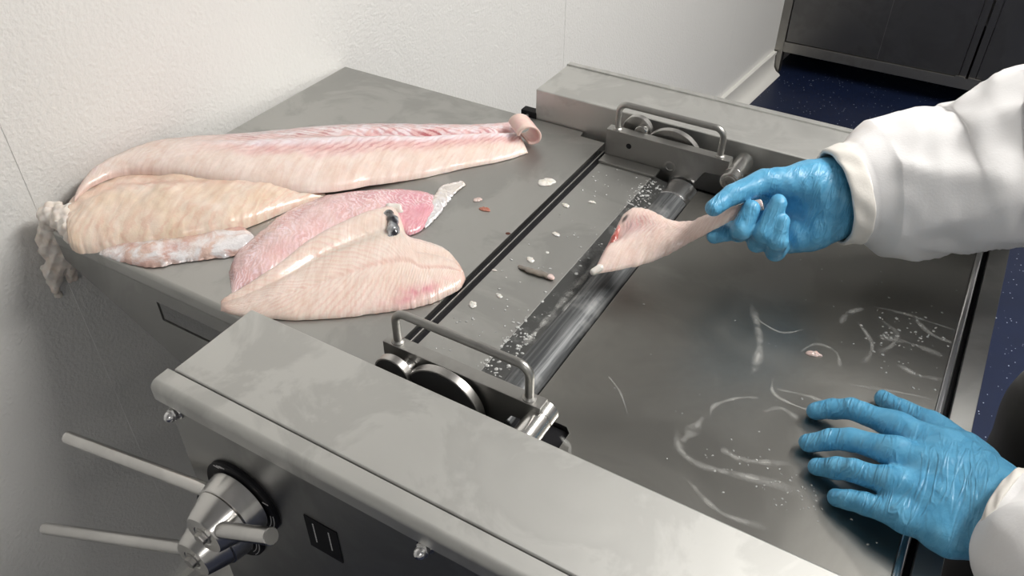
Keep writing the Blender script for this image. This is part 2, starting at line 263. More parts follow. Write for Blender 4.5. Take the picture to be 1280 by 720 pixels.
# walls: white sheets with a pebbled face
def wall_mat(name, col):
    t = NT(name); v = t.coord('Object')
    n = t.noise(v, 170, 2, 0.5); n2 = t.noise(v, 60, 3, 0.5)
    c = t.mix(t.noise(v, 1.5, 2), col, tuple(x * 0.96 for x in col))
    b = t.bump(n, 0.55, 0.0028); b = t.bump(n2, 0.14, 0.003, b)
    return t.set(Base_Color=c, Roughness=0.32, Normal=b)
M_WALL = wall_mat('white pebbled wall sheet', (0.80, 0.795, 0.775))
M_SEAM = plain('white joint strip', (0.80, 0.79, 0.77), 0.4)
M_BASE = plain('white cove skirting', (0.80, 0.79, 0.75), 0.35)
M_CEIL = plain('ceiling white', (0.72, 0.72, 0.72), 0.6)
M_FARWALL = plain('white painted wall', (0.66, 0.66, 0.65), 0.6)
def floor_mat():
    t = NT('navy safety floor'); v = t.coord('Object')
    vo = t.n('ShaderNodeTexVoronoi'); vo.inputs['Scale'].default_value = 130; t.l(v, vo.inputs['Vector'])
    pick = t.ramp(vo.outputs['Color'], [(0.80, (0, 0, 0)), (0.82, (1, 1, 1))])
    dot = t.ramp(vo.outputs['Distance'], [(0.16, (1, 1, 1)), (0.24, (0, 0, 0))])
    k = t.mix(1.0, pick, dot, 'MULTIPLY')
    base = t.mix(t.noise(v, 9, 4), (0.005, 0.010, 0.032), (0.008, 0.016, 0.050))
    c = t.mix(k, base, (0.55, 0.62, 0.75))
    return t.set(Base_Color=c, Roughness=0.45, Normal=t.bump(t.noise(v, 300, 2), 0.2, 0.001))
M_FLOOR = floor_mat()

# metals
M_TOP = steel('blasted stainless', (0.62, 0.62, 0.60), 0.52, 0.06, 0.13, stain_scale=11)
M_TABLE = steel('outfeed sheet stainless', (0.45, 0.45, 0.435), 0.46, 0.06, 0.13, stain_scale=8)
M_INFEED = steel('wet infeed stainless', (0.325, 0.32, 0.30), 0.34, 0.06, 0.12, stain_scale=5)
M_PANEL = steel('side panel stainless', (0.36, 0.36, 0.35), 0.42, 0.05, 0.10)
M_BRACKET = steel('milled bracket', (0.40, 0.395, 0.38), 0.40, 0.05, 0.12)
M_POLISH = steel('turned stainless', (0.68, 0.67, 0.65), 0.22, 0.05, 0.10, brush=(1, 40, 1))
M_CHROME = plain('bright chrome', (0.78, 0.78, 0.79), 0.20, 1.0)
M_DISC = steel('disc edge steel', (0.50, 0.49, 0.475), 0.36, 0.05, 0.15)
M_DISCFACE = plain('dark disc face', (0.035, 0.035, 0.036), 0.5, 0.3)
M_BLACK = plain('black plastic', (0.008, 0.008, 0.010), 0.55, Specular_IOR_Level=0.2)
M_VOID = plain('dark machine inside', (0.010, 0.010, 0.012), 0.7)
M_PRINT = plain('white print', (0.62, 0.62, 0.62), 0.5)
M_CAB = steel('cabinet stainless', (0.19, 0.187, 0.185), 0.36, 0.05, 0.15, stain_scale=3)
M_CABTRIM = steel('cabinet frame stainless', (0.33, 0.32, 0.30), 0.38, 0.05, 0.12)
def roller_mat():
    t = NT('fluted roller'); v = t.coord('Object', (90, 3, 90)); w = t.coord('Object')
    n = t.noise(v, 3, 3); m = t.noise(w, 14, 4, 0.6)
    c = t.mix(t.ramp(n, [(0.40, (0, 0, 0)), (0.68, (1, 1, 1))]), (0.060, 0.064, 0.068), (0.17, 0.175, 0.18))
    c = t.mix(t.ramp(m, [(0.55, (0, 0, 0)), (0.72, (1, 1, 1))]), c, (0.24, 0.245, 0.245))
    return t.set(Base_Color=c, Metallic=0.45, Roughness=0.48, Normal=t.bump(n, 0.4, 0.001))
M_ROLLER = roller_mat()
def blade_mat():
    t = NT('wet blade holder'); w = t.coord('Object')
    m = t.noise(w, 26, 5, 0.7)
    c = t.mix(t.ramp(m, [(0.52, (0, 0, 0)), (0.70, (1, 1, 1))]), (0.12, 0.122, 0.12), (0.27, 0.275, 0.27))
    return t.set(Base_Color=c, Metallic=0.8, Roughness=0.34)
M_BLADE = blade_mat()

# fish
def flesh(name, line_col, lines=60.0, vee=0.9, mid=0.5, amount=0.35, rough=0.30, fine=0.15, silver=0.0, dash=0.0, wobble=0.10, relief=0.10):
    """flesh colour comes from the piece; muscle bands follow its own length and width (UV)"""
    t = NT(name)
    a = t.n('ShaderNodeAttribute', attribute_name='tint'); uv = t.n('ShaderNodeUVMap', uv_map='UVMap')
    sp = t.n('ShaderNodeSeparateXYZ'); t.l(uv.outputs[0], sp.inputs[0])
    ob = t.coord('Object')
    def math_(op, x, y=None):
        o = t.n('ShaderNodeMath', operation=op)
        for i, q in enumerate((x, y)):
            if q is None: continue
            if isinstance(q, (int, float)): o.inputs[i].default_value = q
            else: t.l(q, o.inputs[i])
        return o.outputs[0]
    dv = math_('ABSOLUTE', math_('SUBTRACT', sp.outputs[1], mid))
    wob = math_('MULTIPLY', t.noise(ob, 30, 4, 0.65), wobble)
    s = math_('ADD', math_('ADD', sp.outputs[0], math_('MULTIPLY', dv, vee * 0.25)), wob)
    wv = math_('MULTIPLY', math_('ADD', math_('SINE', math_('MULTIPLY', s, lines * 2 * PI)), 1.0), 0.5)
    band = t.ramp(wv, [(0.45, (0, 0, 0)), (0.95, (1, 1, 1))])
    patch = t.ramp(t.noise(ob, 18, 3, 0.6), [(0.35, (0, 0, 0)), (0.65, (1, 1, 1))])
    k = t.mix(1.0, band, patch, 'MULTIPLY')
    gm = t.n('ShaderNodeCombineXYZ'); t.l(math_('ADD', math_('MULTIPLY', sp.outputs[0], lines * 2.0), math_('MULTIPLY', sp.outputs[1], -9.0)), gm.inputs[0]); t.l(math_('MULTIPLY', sp.outputs[1], 3.5), gm.inputs[1])
    gr = t.noise(gm.outputs[0], 1.0, 3, 0.6, 0.7)
    grain = t.ramp(gr, [(0.34, (0.93, 0.84, 0.80)), (0.52, (1, 1, 1)), (0.68, (1.10, 1.10, 1.10))])
    kk = t.n('ShaderNodeMath', operation='MULTIPLY'); t.l(k, kk.inputs[0])
    if dash > 0:
        al = t.n('ShaderNodeAttribute', attribute_name='bands'); t.l(math_('MULTIPLY', al.outputs['Fac'], dash), kk.inputs[1])
    else: kk.inputs[1].default_value = amount
    c = t.mix(kk.outputs[0], a.outputs['Color'], line_col)
    mot = t.ramp(t.noise(ob, 55, 4, 0.65), [(0.42, (0.80, 0.70, 0.66)), (0.60, (1, 1, 1))])
    c = t.mix(fine, c, t.mix(1.0, c, mot, 'MULTIPLY')); c = t.mix(0.7, c, t.mix(1.0, c, grain, 'MULTIPLY'))
    c = t.mix(1.0, c, (1.0, 0.965, 0.985), 'MULTIPLY')
    b = t.bump(wv, relief, 0.0012); b = t.bump(gr, 0.18, 0.0012, b); b = t.bump(t.noise(ob, 150, 4, 0.7), 0.32, 0.0014, b)
    return t.set(Base_Color=c, Roughness=rough, Subsurface_Weight=0.20, Subsurface_Radius=(0.012, 0.005, 0.003), Subsurface_Scale=0.6,
                 Specular_IOR_Level=0.6, Coat_Weight=0.55, Coat_Roughness=0.09, Metallic=silver, Normal=b)
M_FLESH_LONG = flesh('long fillet flesh', (0.46, 0.15, 0.17), 46, 1.3, 0.50, dash=1.0, wobble=0.05)
M_FLESH_THICK = flesh('thick fillet flesh', (0.72, 0.44, 0.34), 20, 1.4, 0.45, amount=0.42, wobble=0.16, relief=0.05)
M_FLESH_PINK = flesh('pink fillet flesh', (0.88, 0.74, 0.78), 40, 0.7, 0.4, amount=0.9, rough=0.26, wobble=0.17)
M_FLESH_SPREAD = flesh('spread fillet flesh', (0.72, 0.44, 0.38), 48, 1.3, 0.36, amount=0.40, wobble=0.05)
M_FLESH_HELD = flesh('held fillet flesh', (0.55, 0.22, 0.22), 34, 1.1, 0.62, dash=0.75)
def silver_mat():
    t = NT('silvery skin'); ob = t.coord('Object')
    a = t.n('ShaderNodeAttribute', attribute_name='tint')
    k = t.ramp(t.noise(ob, 24, 5, 0.6, 0.6), [(0.44, (0, 0, 0)), (0.56, (1, 1, 1))])
    c = t.mix(k, a.outputs['Color'], (0.84, 0.82, 0.84))
    return t.set(Base_Color=c, Roughness=0.20, Metallic=0.35, Coat_Weight=0.6, Coat_Roughness=0.1, Normal=t.bump(t.noise(ob, 70, 4, 0.65), 0.8, 0.003))
M_SILVER = silver_mat()
M_RAG = None
def soft(name, col, col2, rough=0.35):
    t = NT(name); ob = t.coord('Object')
    c = t.mix(t.ramp(t.noise(ob, 60, 4), [(0.35, (0, 0, 0)), (0.65, (1, 1, 1))]), col, col2)
    return t.set(Base_Color=c, Roughness=rough, Subsurface_Weight=0.2, Subsurface_Radius=(0.01, 0.006, 0.004), Subsurface_Scale=0.5, Coat_Weight=0.3,
                 Normal=t.bump(t.noise(ob, 140, 3), 0.3, 0.001))
M_RAG = soft('pale ragged flesh', (0.78, 0.69, 0.61), (0.84, 0.79, 0.74))
M_WHITEBIT = soft('white scrap', (0.66, 0.63, 0.58), (0.76, 0.73, 0.70))
M_REDBIT = soft('red scrap', (0.35, 0.12, 0.08), (0.48, 0.22, 0.16))
M_PINKBIT = soft('pink scrap', (0.62, 0.45, 0.42), (0.70, 0.58, 0.55))
M_DARKBIT = soft('dark red scrap', (0.10, 0.03, 0.02), (0.14, 0.05, 0.03))
M_SKINBIT = soft('grey brown skin', (0.17, 0.15, 0.13), (0.24, 0.21, 0.18))
def gut_mat():
    t = NT('dark gut lining'); ob = t.coord('Object')
    c = t.mix(t.ramp(t.noise(ob, 55, 3), [(0.42, (0, 0, 0)), (0.60, (1, 1, 1))]), (0.02, 0.02, 0.025), (0.46, 0.48, 0.50))
    return t.set(Base_Color=c, Roughness=0.16, Coat_Weight=0.8, Coat_Roughness=0.06)
M_GUT = gut_mat()
def smear_mat():
    t = NT('slime smear'); ob = t.coord('Object'); uv = t.n('ShaderNodeUVMap', uv_map='UVMap')
    sp = t.n('ShaderNodeSeparateXYZ'); t.l(uv.outputs[0], sp.inputs[0])
    e = t.ramp(sp.outputs[1], [(0.0, (0, 0, 0)), (0.5, (1, 1, 1)), (1.0, (0, 0, 0))])
    e2 = t.ramp(sp.outputs[0], [(0.0, (0, 0, 0)), (0.25, (1, 1, 1)), (0.75, (1, 1, 1)), (1.0, (0, 0, 0))])
    n = t.ramp(t.noise(ob, 60, 4, 0.7, 0.5), [(0.35, (0.05, 0.05, 0.05)), (0.75, (0.8, 0.8, 0.8))])
    k = t.mix(1.0, t.mix(1.0, e, e2, 'MULTIPLY'), n, 'MULTIPLY')
    return t.set(Base_Color=(0.60, 0.60, 0.58), Roughness=0.18, Alpha=k)
M_SMEAR = smear_mat()
def drop_mat():
    t = NT('cloudy drops'); return t.set(Base_Color=(0.62, 0.63, 0.62), Roughness=0.10, Transmission_Weight=0.35, IOR=1.33)
M_DROP = drop_mat()

# person
def glove_mat():
    t = NT('blue nitrile glove'); ob = t.coord('Object')
    n = t.noise(ob, 55, 3, 0.6, 1.0)
    st = t.coord('Object', (120, 20, 30), (0.1, 0.3, 0.35)); n2 = t.noise(st, 1.0, 2, 0.5, 0.8)
    s2 = t.coord('Object', (70, 30, 60), (0.5, -0.2, -0.5)); n3 = t.noise(s2, 1.0, 2, 0.5, 1.2)
    def ridge(x): return t.ramp(x, [(0.40, (0, 0, 0)), (0.49, (0.9, 0.9, 0.9)), (0.51, (0.9, 0.9, 0.9)), (0.60, (0, 0, 0))])
    where = t.ramp(t.noise(ob, 24, 2), [(0.40, (0, 0, 0)), (0.56, (1, 1, 1))])
    r1 = t.mix(1.0, ridge(n2), where, 'MULTIPLY')
    c = t.mix(t.ramp(n, [(0.35, (0, 0, 0)), (0.7, (1, 1, 1))]), (0.075, 0.315, 0.54), (0.13, 0.42, 0.65))
    b = t.bump(r1, 0.42, 0.0024); b = t.bump(ridge(n3), 0.12, 0.0018, b); b = t.bump(n, 0.20, 0.002, b)
    return t.set(Base_Color=c, Roughness=0.40, Normal=b, Specular_IOR_Level=0.5)
M_GLOVE = glove_mat()
def cloth(name, col, spot=None, sc=420):
    t = NT(name); ob = t.coord('Object'); n = t.noise(ob, sc, 2); m = t.noise(ob, 9, 4, 0.6)
    c = col
    if spot: c = t.mix(t.ramp(m, [(0.58, (0, 0, 0)), (0.72, (1, 1, 1))]), col, spot)
    return t.set(Base_Color=c, Roughness=0.85, Normal=t.bump(n, 0.25, 0.0006), Sheen_Weight=0.1)
M_COAT = cloth('white coat cotton', (0.82, 0.815, 0.82), (0.74, 0.69, 0.64))
M_CUFF = cloth('worn white cuff', (0.80, 0.77, 0.72), (0.62, 0.50, 0.40))
M_TROUSER = cloth('dark grey work trousers', (0.045, 0.043, 0.041), None)
M_SKIN = plain('skin', (0.62, 0.40, 0.31), 0.5)
M_HAIR = plain('dark hair', (0.035, 0.025, 0.018), 0.6)
M_BOOT = plain('white rubber boot', (0.7, 0.7, 0.68), 0.4)
M_IRIS = plain('dark iris', (0.03, 0.02, 0.015), 0.3)
M_EMIT = NT('lamp diffuser'); M_EMIT = M_EMIT.set(Base_Color=(0.9, 0.9, 0.9), Emission_Color=(1, 0.97, 0.93), Emission_Strength=4.0)
M_LAMPCASE = plain('lamp casing', (0.75, 0.75, 0.75), 0.4)

# ------------------------------------------------------------------ the room
ANG = math.radians(4.5)
def wall_pt(s, off=0.0):
    """a point on the left wall line: s metres along it, off metres out into the room"""
    return (-0.992 + math.sin(ANG) * (s - 1.05) + math.cos(ANG) * off, 1.05 + math.cos(ANG) * (s - 1.05) - math.sin(ANG) * off)
def wall_box(s0, s1, o0, o1, z0, z1, bev=0.0):
    return prism([wall_pt(s0, o0), wall_pt(s1, o0), wall_pt(s1, o1), wall_pt(s0, o1)], z0, z1, 'z', bev)
fl = tag(obj('floor', box(-1.9, 3.2, -2.6, 4.5, -0.06, 0.0), M_FLOOR), kind='structure')
cl = tag(obj('ceiling', box(-1.9, 3.2, -2.6, 4.5, CEIL, CEIL + 0.06), M_CEIL), kind='structure')
wl = tag(obj('wall_left', wall_box(-2.6, 4.3, -0.12, -0.004, 0, CEIL), M_SEAM), kind='structure')
seams = [-2.25, -0.86, 0.484, 1.832, 3.045, 4.28]
for s0, s1 in zip(seams, seams[1:]):
    obj('wall_panel', wall_box(s0 + 0.0004, s1 - 0.0004, -0.006, 0.0, 0.0, CEIL, 0.0006), M_WALL, wl)
for s in (0.484,):
    obj('joint_strip', wall_box(s - 0.006, s + 0.006, -0.004, 0.0009, 0.0, CEIL, 0.0004), M_WALL, wl)
tag(obj('wall_back', box(-1.9, 3.2, 4.3, 4.4, 0, CEIL), M_FARWALL), kind='structure')
tag(obj('wall_right', box(3.1, 3.2, -2.6, 4.5, 0, CEIL), M_FARWALL), kind='structure')
tag(obj('wall_front', box(-1.9, 3.2, -2.6, -2.5, 0, CEIL), M_FARWALL), kind='structure')
# cove skirting: a capped profile swept along the wall
prof = [(0.0, 0.0), (0.050, 0.0), (0.046, 0.007), (0.028, 0.016), (0.016, 0.034), (0.012, 0.085), (0.016, 0.094), (0.016, 0.104), (0.0, 0.104)]
bm = bmesh.new(); ends = []
for s in (-2.4, 3.60):
    ends.append([bm.verts.new((*wall_pt(s, o), z)) for o, z in prof])
n = len(prof)
bm.faces.new(ends[0]); bm.faces.new(ends[1])
for i in range(n): bm.faces.new((ends[0][i], ends[0][(i + 1) % n], ends[1][(i + 1) % n], ends[1][i]))
tag(obj('baseboard_left', auto_smooth(from_bm(bm), 40), M_BASE), kind='structure')
LAMP_LABELS = ['ceiling light panel above the skinning machine', 'ceiling light panel farthest from the left wall', 'added fill light panel behind the camera']
for (lx, ly, sx, sy, pw), lb in zip(LAMPS, LAMP_LABELS):
    e = tag(empty('ceiling_light', (lx, ly, CEIL)), lb, 'ceiling light', 'ceiling light panels')
    bmf = [box(lx - sx / 2 - .03, lx + sx / 2 + .03, ly - sy / 2 - .03, ly - sy / 2, CEIL - .04, CEIL, .002), box(lx - sx / 2 - .03, lx + sx / 2 + .03, ly + sy / 2, ly + sy / 2 + .03, CEIL - .04, CEIL, .002),
           box(lx - sx / 2 - .03, lx - sx / 2, ly - sy / 2, ly + sy / 2, CEIL - .04, CEIL, .002), box(lx + sx / 2, lx + sx / 2 + .03, ly - sy / 2, ly + sy / 2, CEIL - .04, CEIL, .002)]
    for me in bmf: obj('frame_bar', me, M_LAMPCASE, e)
    obj('diffuser', box(lx - sx / 2, lx + sx / 2, ly - sy / 2, ly + sy / 2, CEIL - .028, CEIL - .02), M_EMIT, e)

# ------------------------------------------------------------------ steel cabinet by the far wall
cab = tag(empty('steel_cabinet', (0.3, 3.9, 0)), 'long dark stainless steel cabinet on legs by the far wall', 'cabinet')
CY = 3.60
obj('leg', box(-0.800, -0.755, CY, CY + 0.045, 0.0, 0.86, 0.002), M_CABTRIM, cab)
obj('leg', box(-0.730, -0.690, 4.20, 4.245, 0.0, 0.86, 0.002), M_CABTRIM, cab)
obj('leg', box(1.35, 1.395, CY, CY + 0.045, 0.0, 0.86, 0.002), M_CABTRIM, cab)
obj('leg', box(1.35, 1.395, 4.20, 4.245, 0.0, 0.86, 0.002), M_CABTRIM, cab)
obj('bottom_rail', box(-0.755, 1.35, CY - 0.002, CY + 0.035, 0.105, 0.150, 0.002), M_CABTRIM, cab)
obj('bottom_shelf', box(-0.755, 1.35, CY + 0.035, 4.24, 0.135, 0.150), M_CAB, cab)
for x0, x1 in ((-0.752, -0.052), (0.012, 0.40), (0.404, 0.75), (0.80, 1.345)):
    dp = obj('door_panel', box(x0, x1, CY + 0.004, CY + 0.030, 0.152, 0.855, 0.0015), M_CAB, cab)
obj('door_crease', box(-0.369, -0.3672, CY + 0.0034, CY + 0.006, 0.156, 0.850), M_CABTRIM, dp)
obj('post', box(-0.050, -0.024, CY - 0.002, CY + 0.03, 0.150, 0.86, 0.0015), M_CAB, cab)
obj('post', box(-0.016, 0.010, CY - 0.002, CY + 0.03, 0.150, 0.86, 0.0015), M_CAB, cab)
obj('door_stop', box(-0.062, -0.026, CY - 0.008, CY - 0.002, 0.150, 0.158, 0.001), M_CABTRIM, cab)
obj('door_stop', box(-0.014, 0.030, CY - 0.008, CY - 0.002, 0.150, 0.158, 0.001), M_CABTRIM, cab)
obj('side_panel', box(-0.79, -0.765, CY + 0.045, 4.24, 0.12, 0.86), M_CAB, cab)
obj('worktop', box(-0.80, 1.40, CY - 0.02, 4.28, 0.86, 0.90, 0.004), M_CABTRIM, cab)

# ------------------------------------------------------------------ the skinning machine
mac = tag(empty('fish_skinning_machine', (-0.25, 0.75, 0)), 'stainless steel fish skinning machine with outfeed table, roller and two lever hubs', 'machine')
RX0, RX1 = -0.590, 0.112
RT = 1.001
YF0, YF1, YB0, YB1 = 0.309, 0.442, 1.068, 1.191
# base
obj('base_body', box(RX0 + 0.03, RX1 - 0.03, 0.34, 1.16, 0.16, 0.86, 0.004), M_PANEL, mac)
obj('cavity_shade_box', box(RX0 + 0.10, RX1 - 0.012, 0.445, 1.066, 0.862, 0.905), M_VOID, mac)  # near-black box stands in for the shade in the cavity below the plates
for x in (-0.52, 0.03):
    for y in (0.38, 1.11):
        w = obj('leg', rod((x, y, 0.10), (x, y, 0.16), 0.022), M_POLISH, mac)
        obj('foot', lathe((x, y, 0), (x, y, 1), [(0.0, 0.035), (0.012, 0.035), (0.03, 0.018), (0.10, 0.018)]), M_BLACK, w)
# outfeed table: bent sheet with rounded edges
tp = obj('outfeed_table', prism([(-0.989, 0.463), (-0.4575, 0.463), (-0.4575, 1.052), (-0.500, 1.052), (-0.502, 1.0655), (-0.989, 1.0655)], T - 0.026, T, 'z', 0.0065, 4, pick=lambda e: min(v.co.x for v in e.verts) < -0.7 and not all(v.co.y > 1.06 for v in e.verts)), M_TABLE, mac)
def holed_skirt():
    bm = bmesh.new()
    def zb(x): return 0.815 + (x + 0.828) * (-0.52) if x > -0.96 else 0.889 - (-0.96 - x) * -0.1
    outer = [(-0.985, 0.932), (-0.985, 0.902), (-0.59, 0.690), (-0.59, 0.932)]
    hole = [(-0.803, 0.904), (-0.803, 0.873), (-0.60, 0.873), (-0.60, 0.904)]
    ys = (0.4645, 0.4675)
    V = {}
    for y in ys:
        for i, p in enumerate(outer): V['o', i, y] = bm.verts.new((p[0], y, p[1]))
        for i, p in enumerate(hole): V['h', i, y] = bm.verts.new((p[0], y, p[1]))
        for i in range(4): bm.faces.new([V['o', i, y], V['o', (i + 1) % 4, y], V['h', (i + 1) % 4, y], V['h', i, y]])
    for i in range(4):
        for k in 'oh': bm.faces.new([V[k, i, ys[0]], V[k, (i + 1) % 4, ys[0]], V[k, (i + 1) % 4, ys[1]], V[k, i, ys[1]]])
    return from_bm(bm)
obj('side_skirt', holed_skirt(), M_PANEL, tp)
obj('side_skirt', prism([(-0.985, 0.930), (-0.985, 0.902), (-0.59, 0.690), (-0.59, 0.930)], 1.060, 1.063, 'y'), M_PANEL, tp)
obj('end_lip', box(-0.985, -0.982, 0.468, 1.060, 0.902, 0.930), M_PANEL, tp)
# the dark gap strip between the tables
obj('gap_strip', box(-0.4555, -0.4492, 0.515, 1.030, T - 0.02, T - 0.003), M_BLACK, mac)
obj('gap_strip', box(-0.4472, -0.4392, 0.515, 1.030, T - 0.02, T - 0.003), M_BLACK, mac)
obj('gap_rib', box(-0.4490, -0.4474, 0.515, 1.030, T - 0.02, T - 0.0005), M_DISC, mac)
# blade holder and blade strip
bh = obj('blade_holder', box(-0.4385, -0.3545, 0.4945, 1.014, T - 0.022, T, 0.0012), M_TABLE, mac)
obj('blade_strip', prism([(-0.3545, T - 0.0002), (-0.3290, T - 0.0055), (-0.3290, T - 0.0075), (-0.3545, T - 0.012)], 0.4945, 1.000, 'y'), M_BLADE, bh)
obj('end_ledge', box(-0.440, -0.350, 0.993, 1.016, T, T + 0.0045, 0.001), M_BRACKET, bh)
rl = obj('feed_roller', lathe((-0.3135, 0.470, 0.922), (-0.3135, 1.05, 0.922), [(0, 0.012), (0.0, 0.012), (0.02, 0.012), (0.02, 0.027), (0.021, 0.0278), (0.500, 0.0278), (0.501, 0.027)], 64), M_ROLLER, mac)
obj('bright_collar', lathe((-0.3135, 0.970, 0.922), (-0.3135, 1.05, 0.922), [(0, 0.0265), (0.001, 0.0285), (0.006, 0.0292), (0.016, 0.0278), (0.024, 0.0292), (0.040, 0.0292), (0.043, 0.027), (0.046, 0.012)], 56), M_CHROME, rl)
# infeed plate, its chrome edge rod and the outer frame strip
ip = obj('infeed_plate', prism([(-0.284, 0.508), (-0.238, 0.508), (-0.232, 0.502), (-0.232, 0.442), (0.076, 0.442), (0.076, 1.067), (-0.196, 1.067), (-0.196, 1.000), (-0.202, 0.994), (-0.284, 0.994)], T - 0.018, T, 'z', 0.001), M_INFEED, mac)
obj('black_notch_fill', box(-0.290, -0.233, 0.444, 0.507, T - 0.02, T - 0.006), M_BLACK, mac)  # black block stands in for the dark of the open notch
obj('edge_rod', rod((0.0800, 0.443, T - 0.0035), (0.0800, 1.066, T - 0.0035), 0.0045), M_CHROME, mac)
obj('edge_gap', box(0.0850, 0.0905, 0.443, 1.066, T - 0.03, T - 0.010), M_BLACK, mac)
obj('frame_strip', box(0.0905, 0.1125, 0.430, 1.080, T - 0.05, T, 0.001), M_TABLE, mac)
obj('front_apron', box(0.106, 0.111, 0.32, 1.18, 0.20, T - 0.05), M_PANEL, mac)
# side housings with a rolled outer lip and a dark joint
hf = obj('front_housing', box(RX0, RX1, 0.3345, YF1, 0.905, RT, 0.0022, 3), M_TOP, mac)
obj('outer_lip', prism([(YF0, 0.978)] + [(YF0 + 0.009 * (1 - math.cos(a)), RT - 0.0095 + 0.009 * math.sin(a)) for a in np.linspace(0, PI / 2, 9)] + [(0.3328, RT - 0.0005), (0.3328, 0.978)], RX0 - 0.006, RX1, 'x'), M_TOP, hf)
obj('lip_joint', box(RX0 + 0.002, RX1, 0.3326, 0.3347, 0.92, RT - 0.003), M_VOID, hf)
obj('side_panel', box(RX0 + 0.008, RX1, 0.3125, 0.3335, 0.20, 0.979, 0.001), M_PANEL, mac)
hb = obj('back_housing', box(RX0, RX1, YB0, 1.1725, 0.905, RT, 0.0022, 3), M_TOP, mac)
obj('outer_lip', prism([(YB1, 0.978), (YB1 - 0.0005, 0.992), (YB1 - 0.004, 0.9985), (YB1 - 0.005, RT + 0.0015), (1.1745, RT + 0.0020), (1.1745, 0.978)], RX0 - 0.001, RX1, 'x', 0.0008), M_TOP, hb)
obj('lip_joint', box(RX0 + 0.001, RX1, 1.1723, 1.1747, 0.92, RT - 0.0006), M_TOP, hb)
obj('side_panel', box(RX0 + 0.008, RX1, 1.170, 1.188, 0.20, 0.979, 0.001), M_PANEL, mac)
lt = obj('table_latch', box(-0.617, -0.588, 1.0665, 1.083, T - 0.012, T + 0.010, 0.002), M_BLACK, mac)
obj('latch_pin', rod((-0.604, 1.063, T + 0.002), (-0.604, 1.069, T + 0.002), 0.003), M_DISC, lt)

# end brackets with lifting handles, discs and pivots (mirrored front and back)
def bracket(front):
    y0, y1 = (0.4780, 0.4938) if front else (1.0165, 1.0325)
    sgn = -1 if front else 1                       # outward direction
    yi, yo = (y1, y0) if front else (y0, y1)       # inner and outer faces
    top = T + 0.0455
    b = obj('end_bracket', prism([(-0.441, T - 0.012), (-0.441, top), (-0.2525, top), (-0.2525, T + 0.020), (-0.285, T + 0.018), (-0.302, T - 0.012)], y0, y1, 'y', 0.0010), M_BRACKET, mac)
    yc = (y0 + y1) / 2
    path = []
    xa, xb, zt, rr = -0.4265, -0.2690, T + 0.0865, 0.013
    path.append((xa, yc, top - 0.002)); path.append((xa, yc, zt - rr))
    for k in range(1, 9):
        a = PI - k * PI / 16; path.append((xa + rr + rr * math.cos(a), yc, zt - rr + rr * math.sin(a)))
    for k in range(0, 9):
        a = PI / 2 - k * PI / 16; path.append((xb - rr + rr * math.cos(a), yc, zt - rr + rr * math.sin(a)))
    path.append((xb, yc, top - 0.002))
    hd = obj('lift_handle', tube(path, 0.0046, 18), M_BRACKET, b)
    for x in (xa, xb):
        obj('weld_ring', lathe((x, yc, top), (x, yc, top + 0.01), [(0, 0.0072), (0.0012, 0.0070), (0.0030, 0.0052)], 24), M_BRACKET, b)
    # small disc on a bright pin
    sh = -0.013 if front else 0.0                  # the near set sits a little further out
    cx, cz = -0.4035 + sh, T + (0.025 if front else 0.042)
    p = obj('guide_pin', rod((cx + 0.010, yo, cz + 0.002), (cx + 0.010, yo + sgn * 0.012, cz + 0.002), 0.0098), M_POLISH, b)
    s = obj('small_disc', rod((cx, yo + sgn * 0.010, cz - 0.002), (cx, yo + sgn * 0.0195, cz - 0.002), 0.0225, 0.0006, 48), M_DISC, b)
    obj('disc_face', rod((cx, yo + sgn * 0.0194, cz - 0.002), (cx, yo + sgn * 0.0200, cz - 0.002), 0.0208, 0.0002, 48), M_DISCFACE, s)
    # large disc: a ring seen over the housing
    cx, cz = -0.3455 + sh, T + (0.004 if front else 0.010)
    L = obj('large_disc', rod((cx, yo + sgn * 0.0045, cz), (cx, yo + sgn * 0.0145, cz), 0.0475, 0.0006, 72), M_DISC, b)
    obj('disc_face', rod((cx, yo + sgn * 0.0144, cz), (cx, yo + sgn * 0.0150, cz), 0.0455, 0.0002, 72), M_DISCFACE, L)
    # pivot boss
    px, pz = -0.2430 + sh, T + 0.0255
    a, c = (yi + 0.004, yo - 0.034) if front else (yi - 0.020, yo + 0.030)
    d = 1 if c > a else -1
    Lp = abs(c - a); q = 0.016
    obj('pivot_boss', lathe((px, a, pz), (px, c, pz), [(0, 0.0115), (0.0012, 0.0138), (q, 0.0138), (q + 0.0006, 0.0125), (q + 0.0018, 0.0125), (q + 0.0024, 0.0138), (Lp - 0.001, 0.0138), (Lp, 0.012)], 48), M_POLISH, b)
    if not front:
        obj('socket_screw', lathe((px, a, pz), (px, a - 0.003, pz), [(-0.001, 0.0095), (0.0015, 0.0095), (0.002, 0.008), (0.002, 0.0045), (0.0005, 0.004)], 32), M_DISC, b)
        obj('bolt_hole', rod((-0.4035, yi + 0.004, T + 0.0265), (-0.4035, yi - 0.0003, T + 0.0265), 0.0042, 0.0001, 24), M_BLACK, b)
        obj('plug_ring', lathe((-0.3370, yi, T + 0.012), (-0.3370, yi - 0.01, T + 0.012), [(-0.001, 0.0088), (0.0006, 0.0088), (0.0010, 0.0078), (0.0010, 0.0056), (0.0003, 0.0050)], 32), M_BRACKET, b)
    return b
bracket(True); bracket(False)

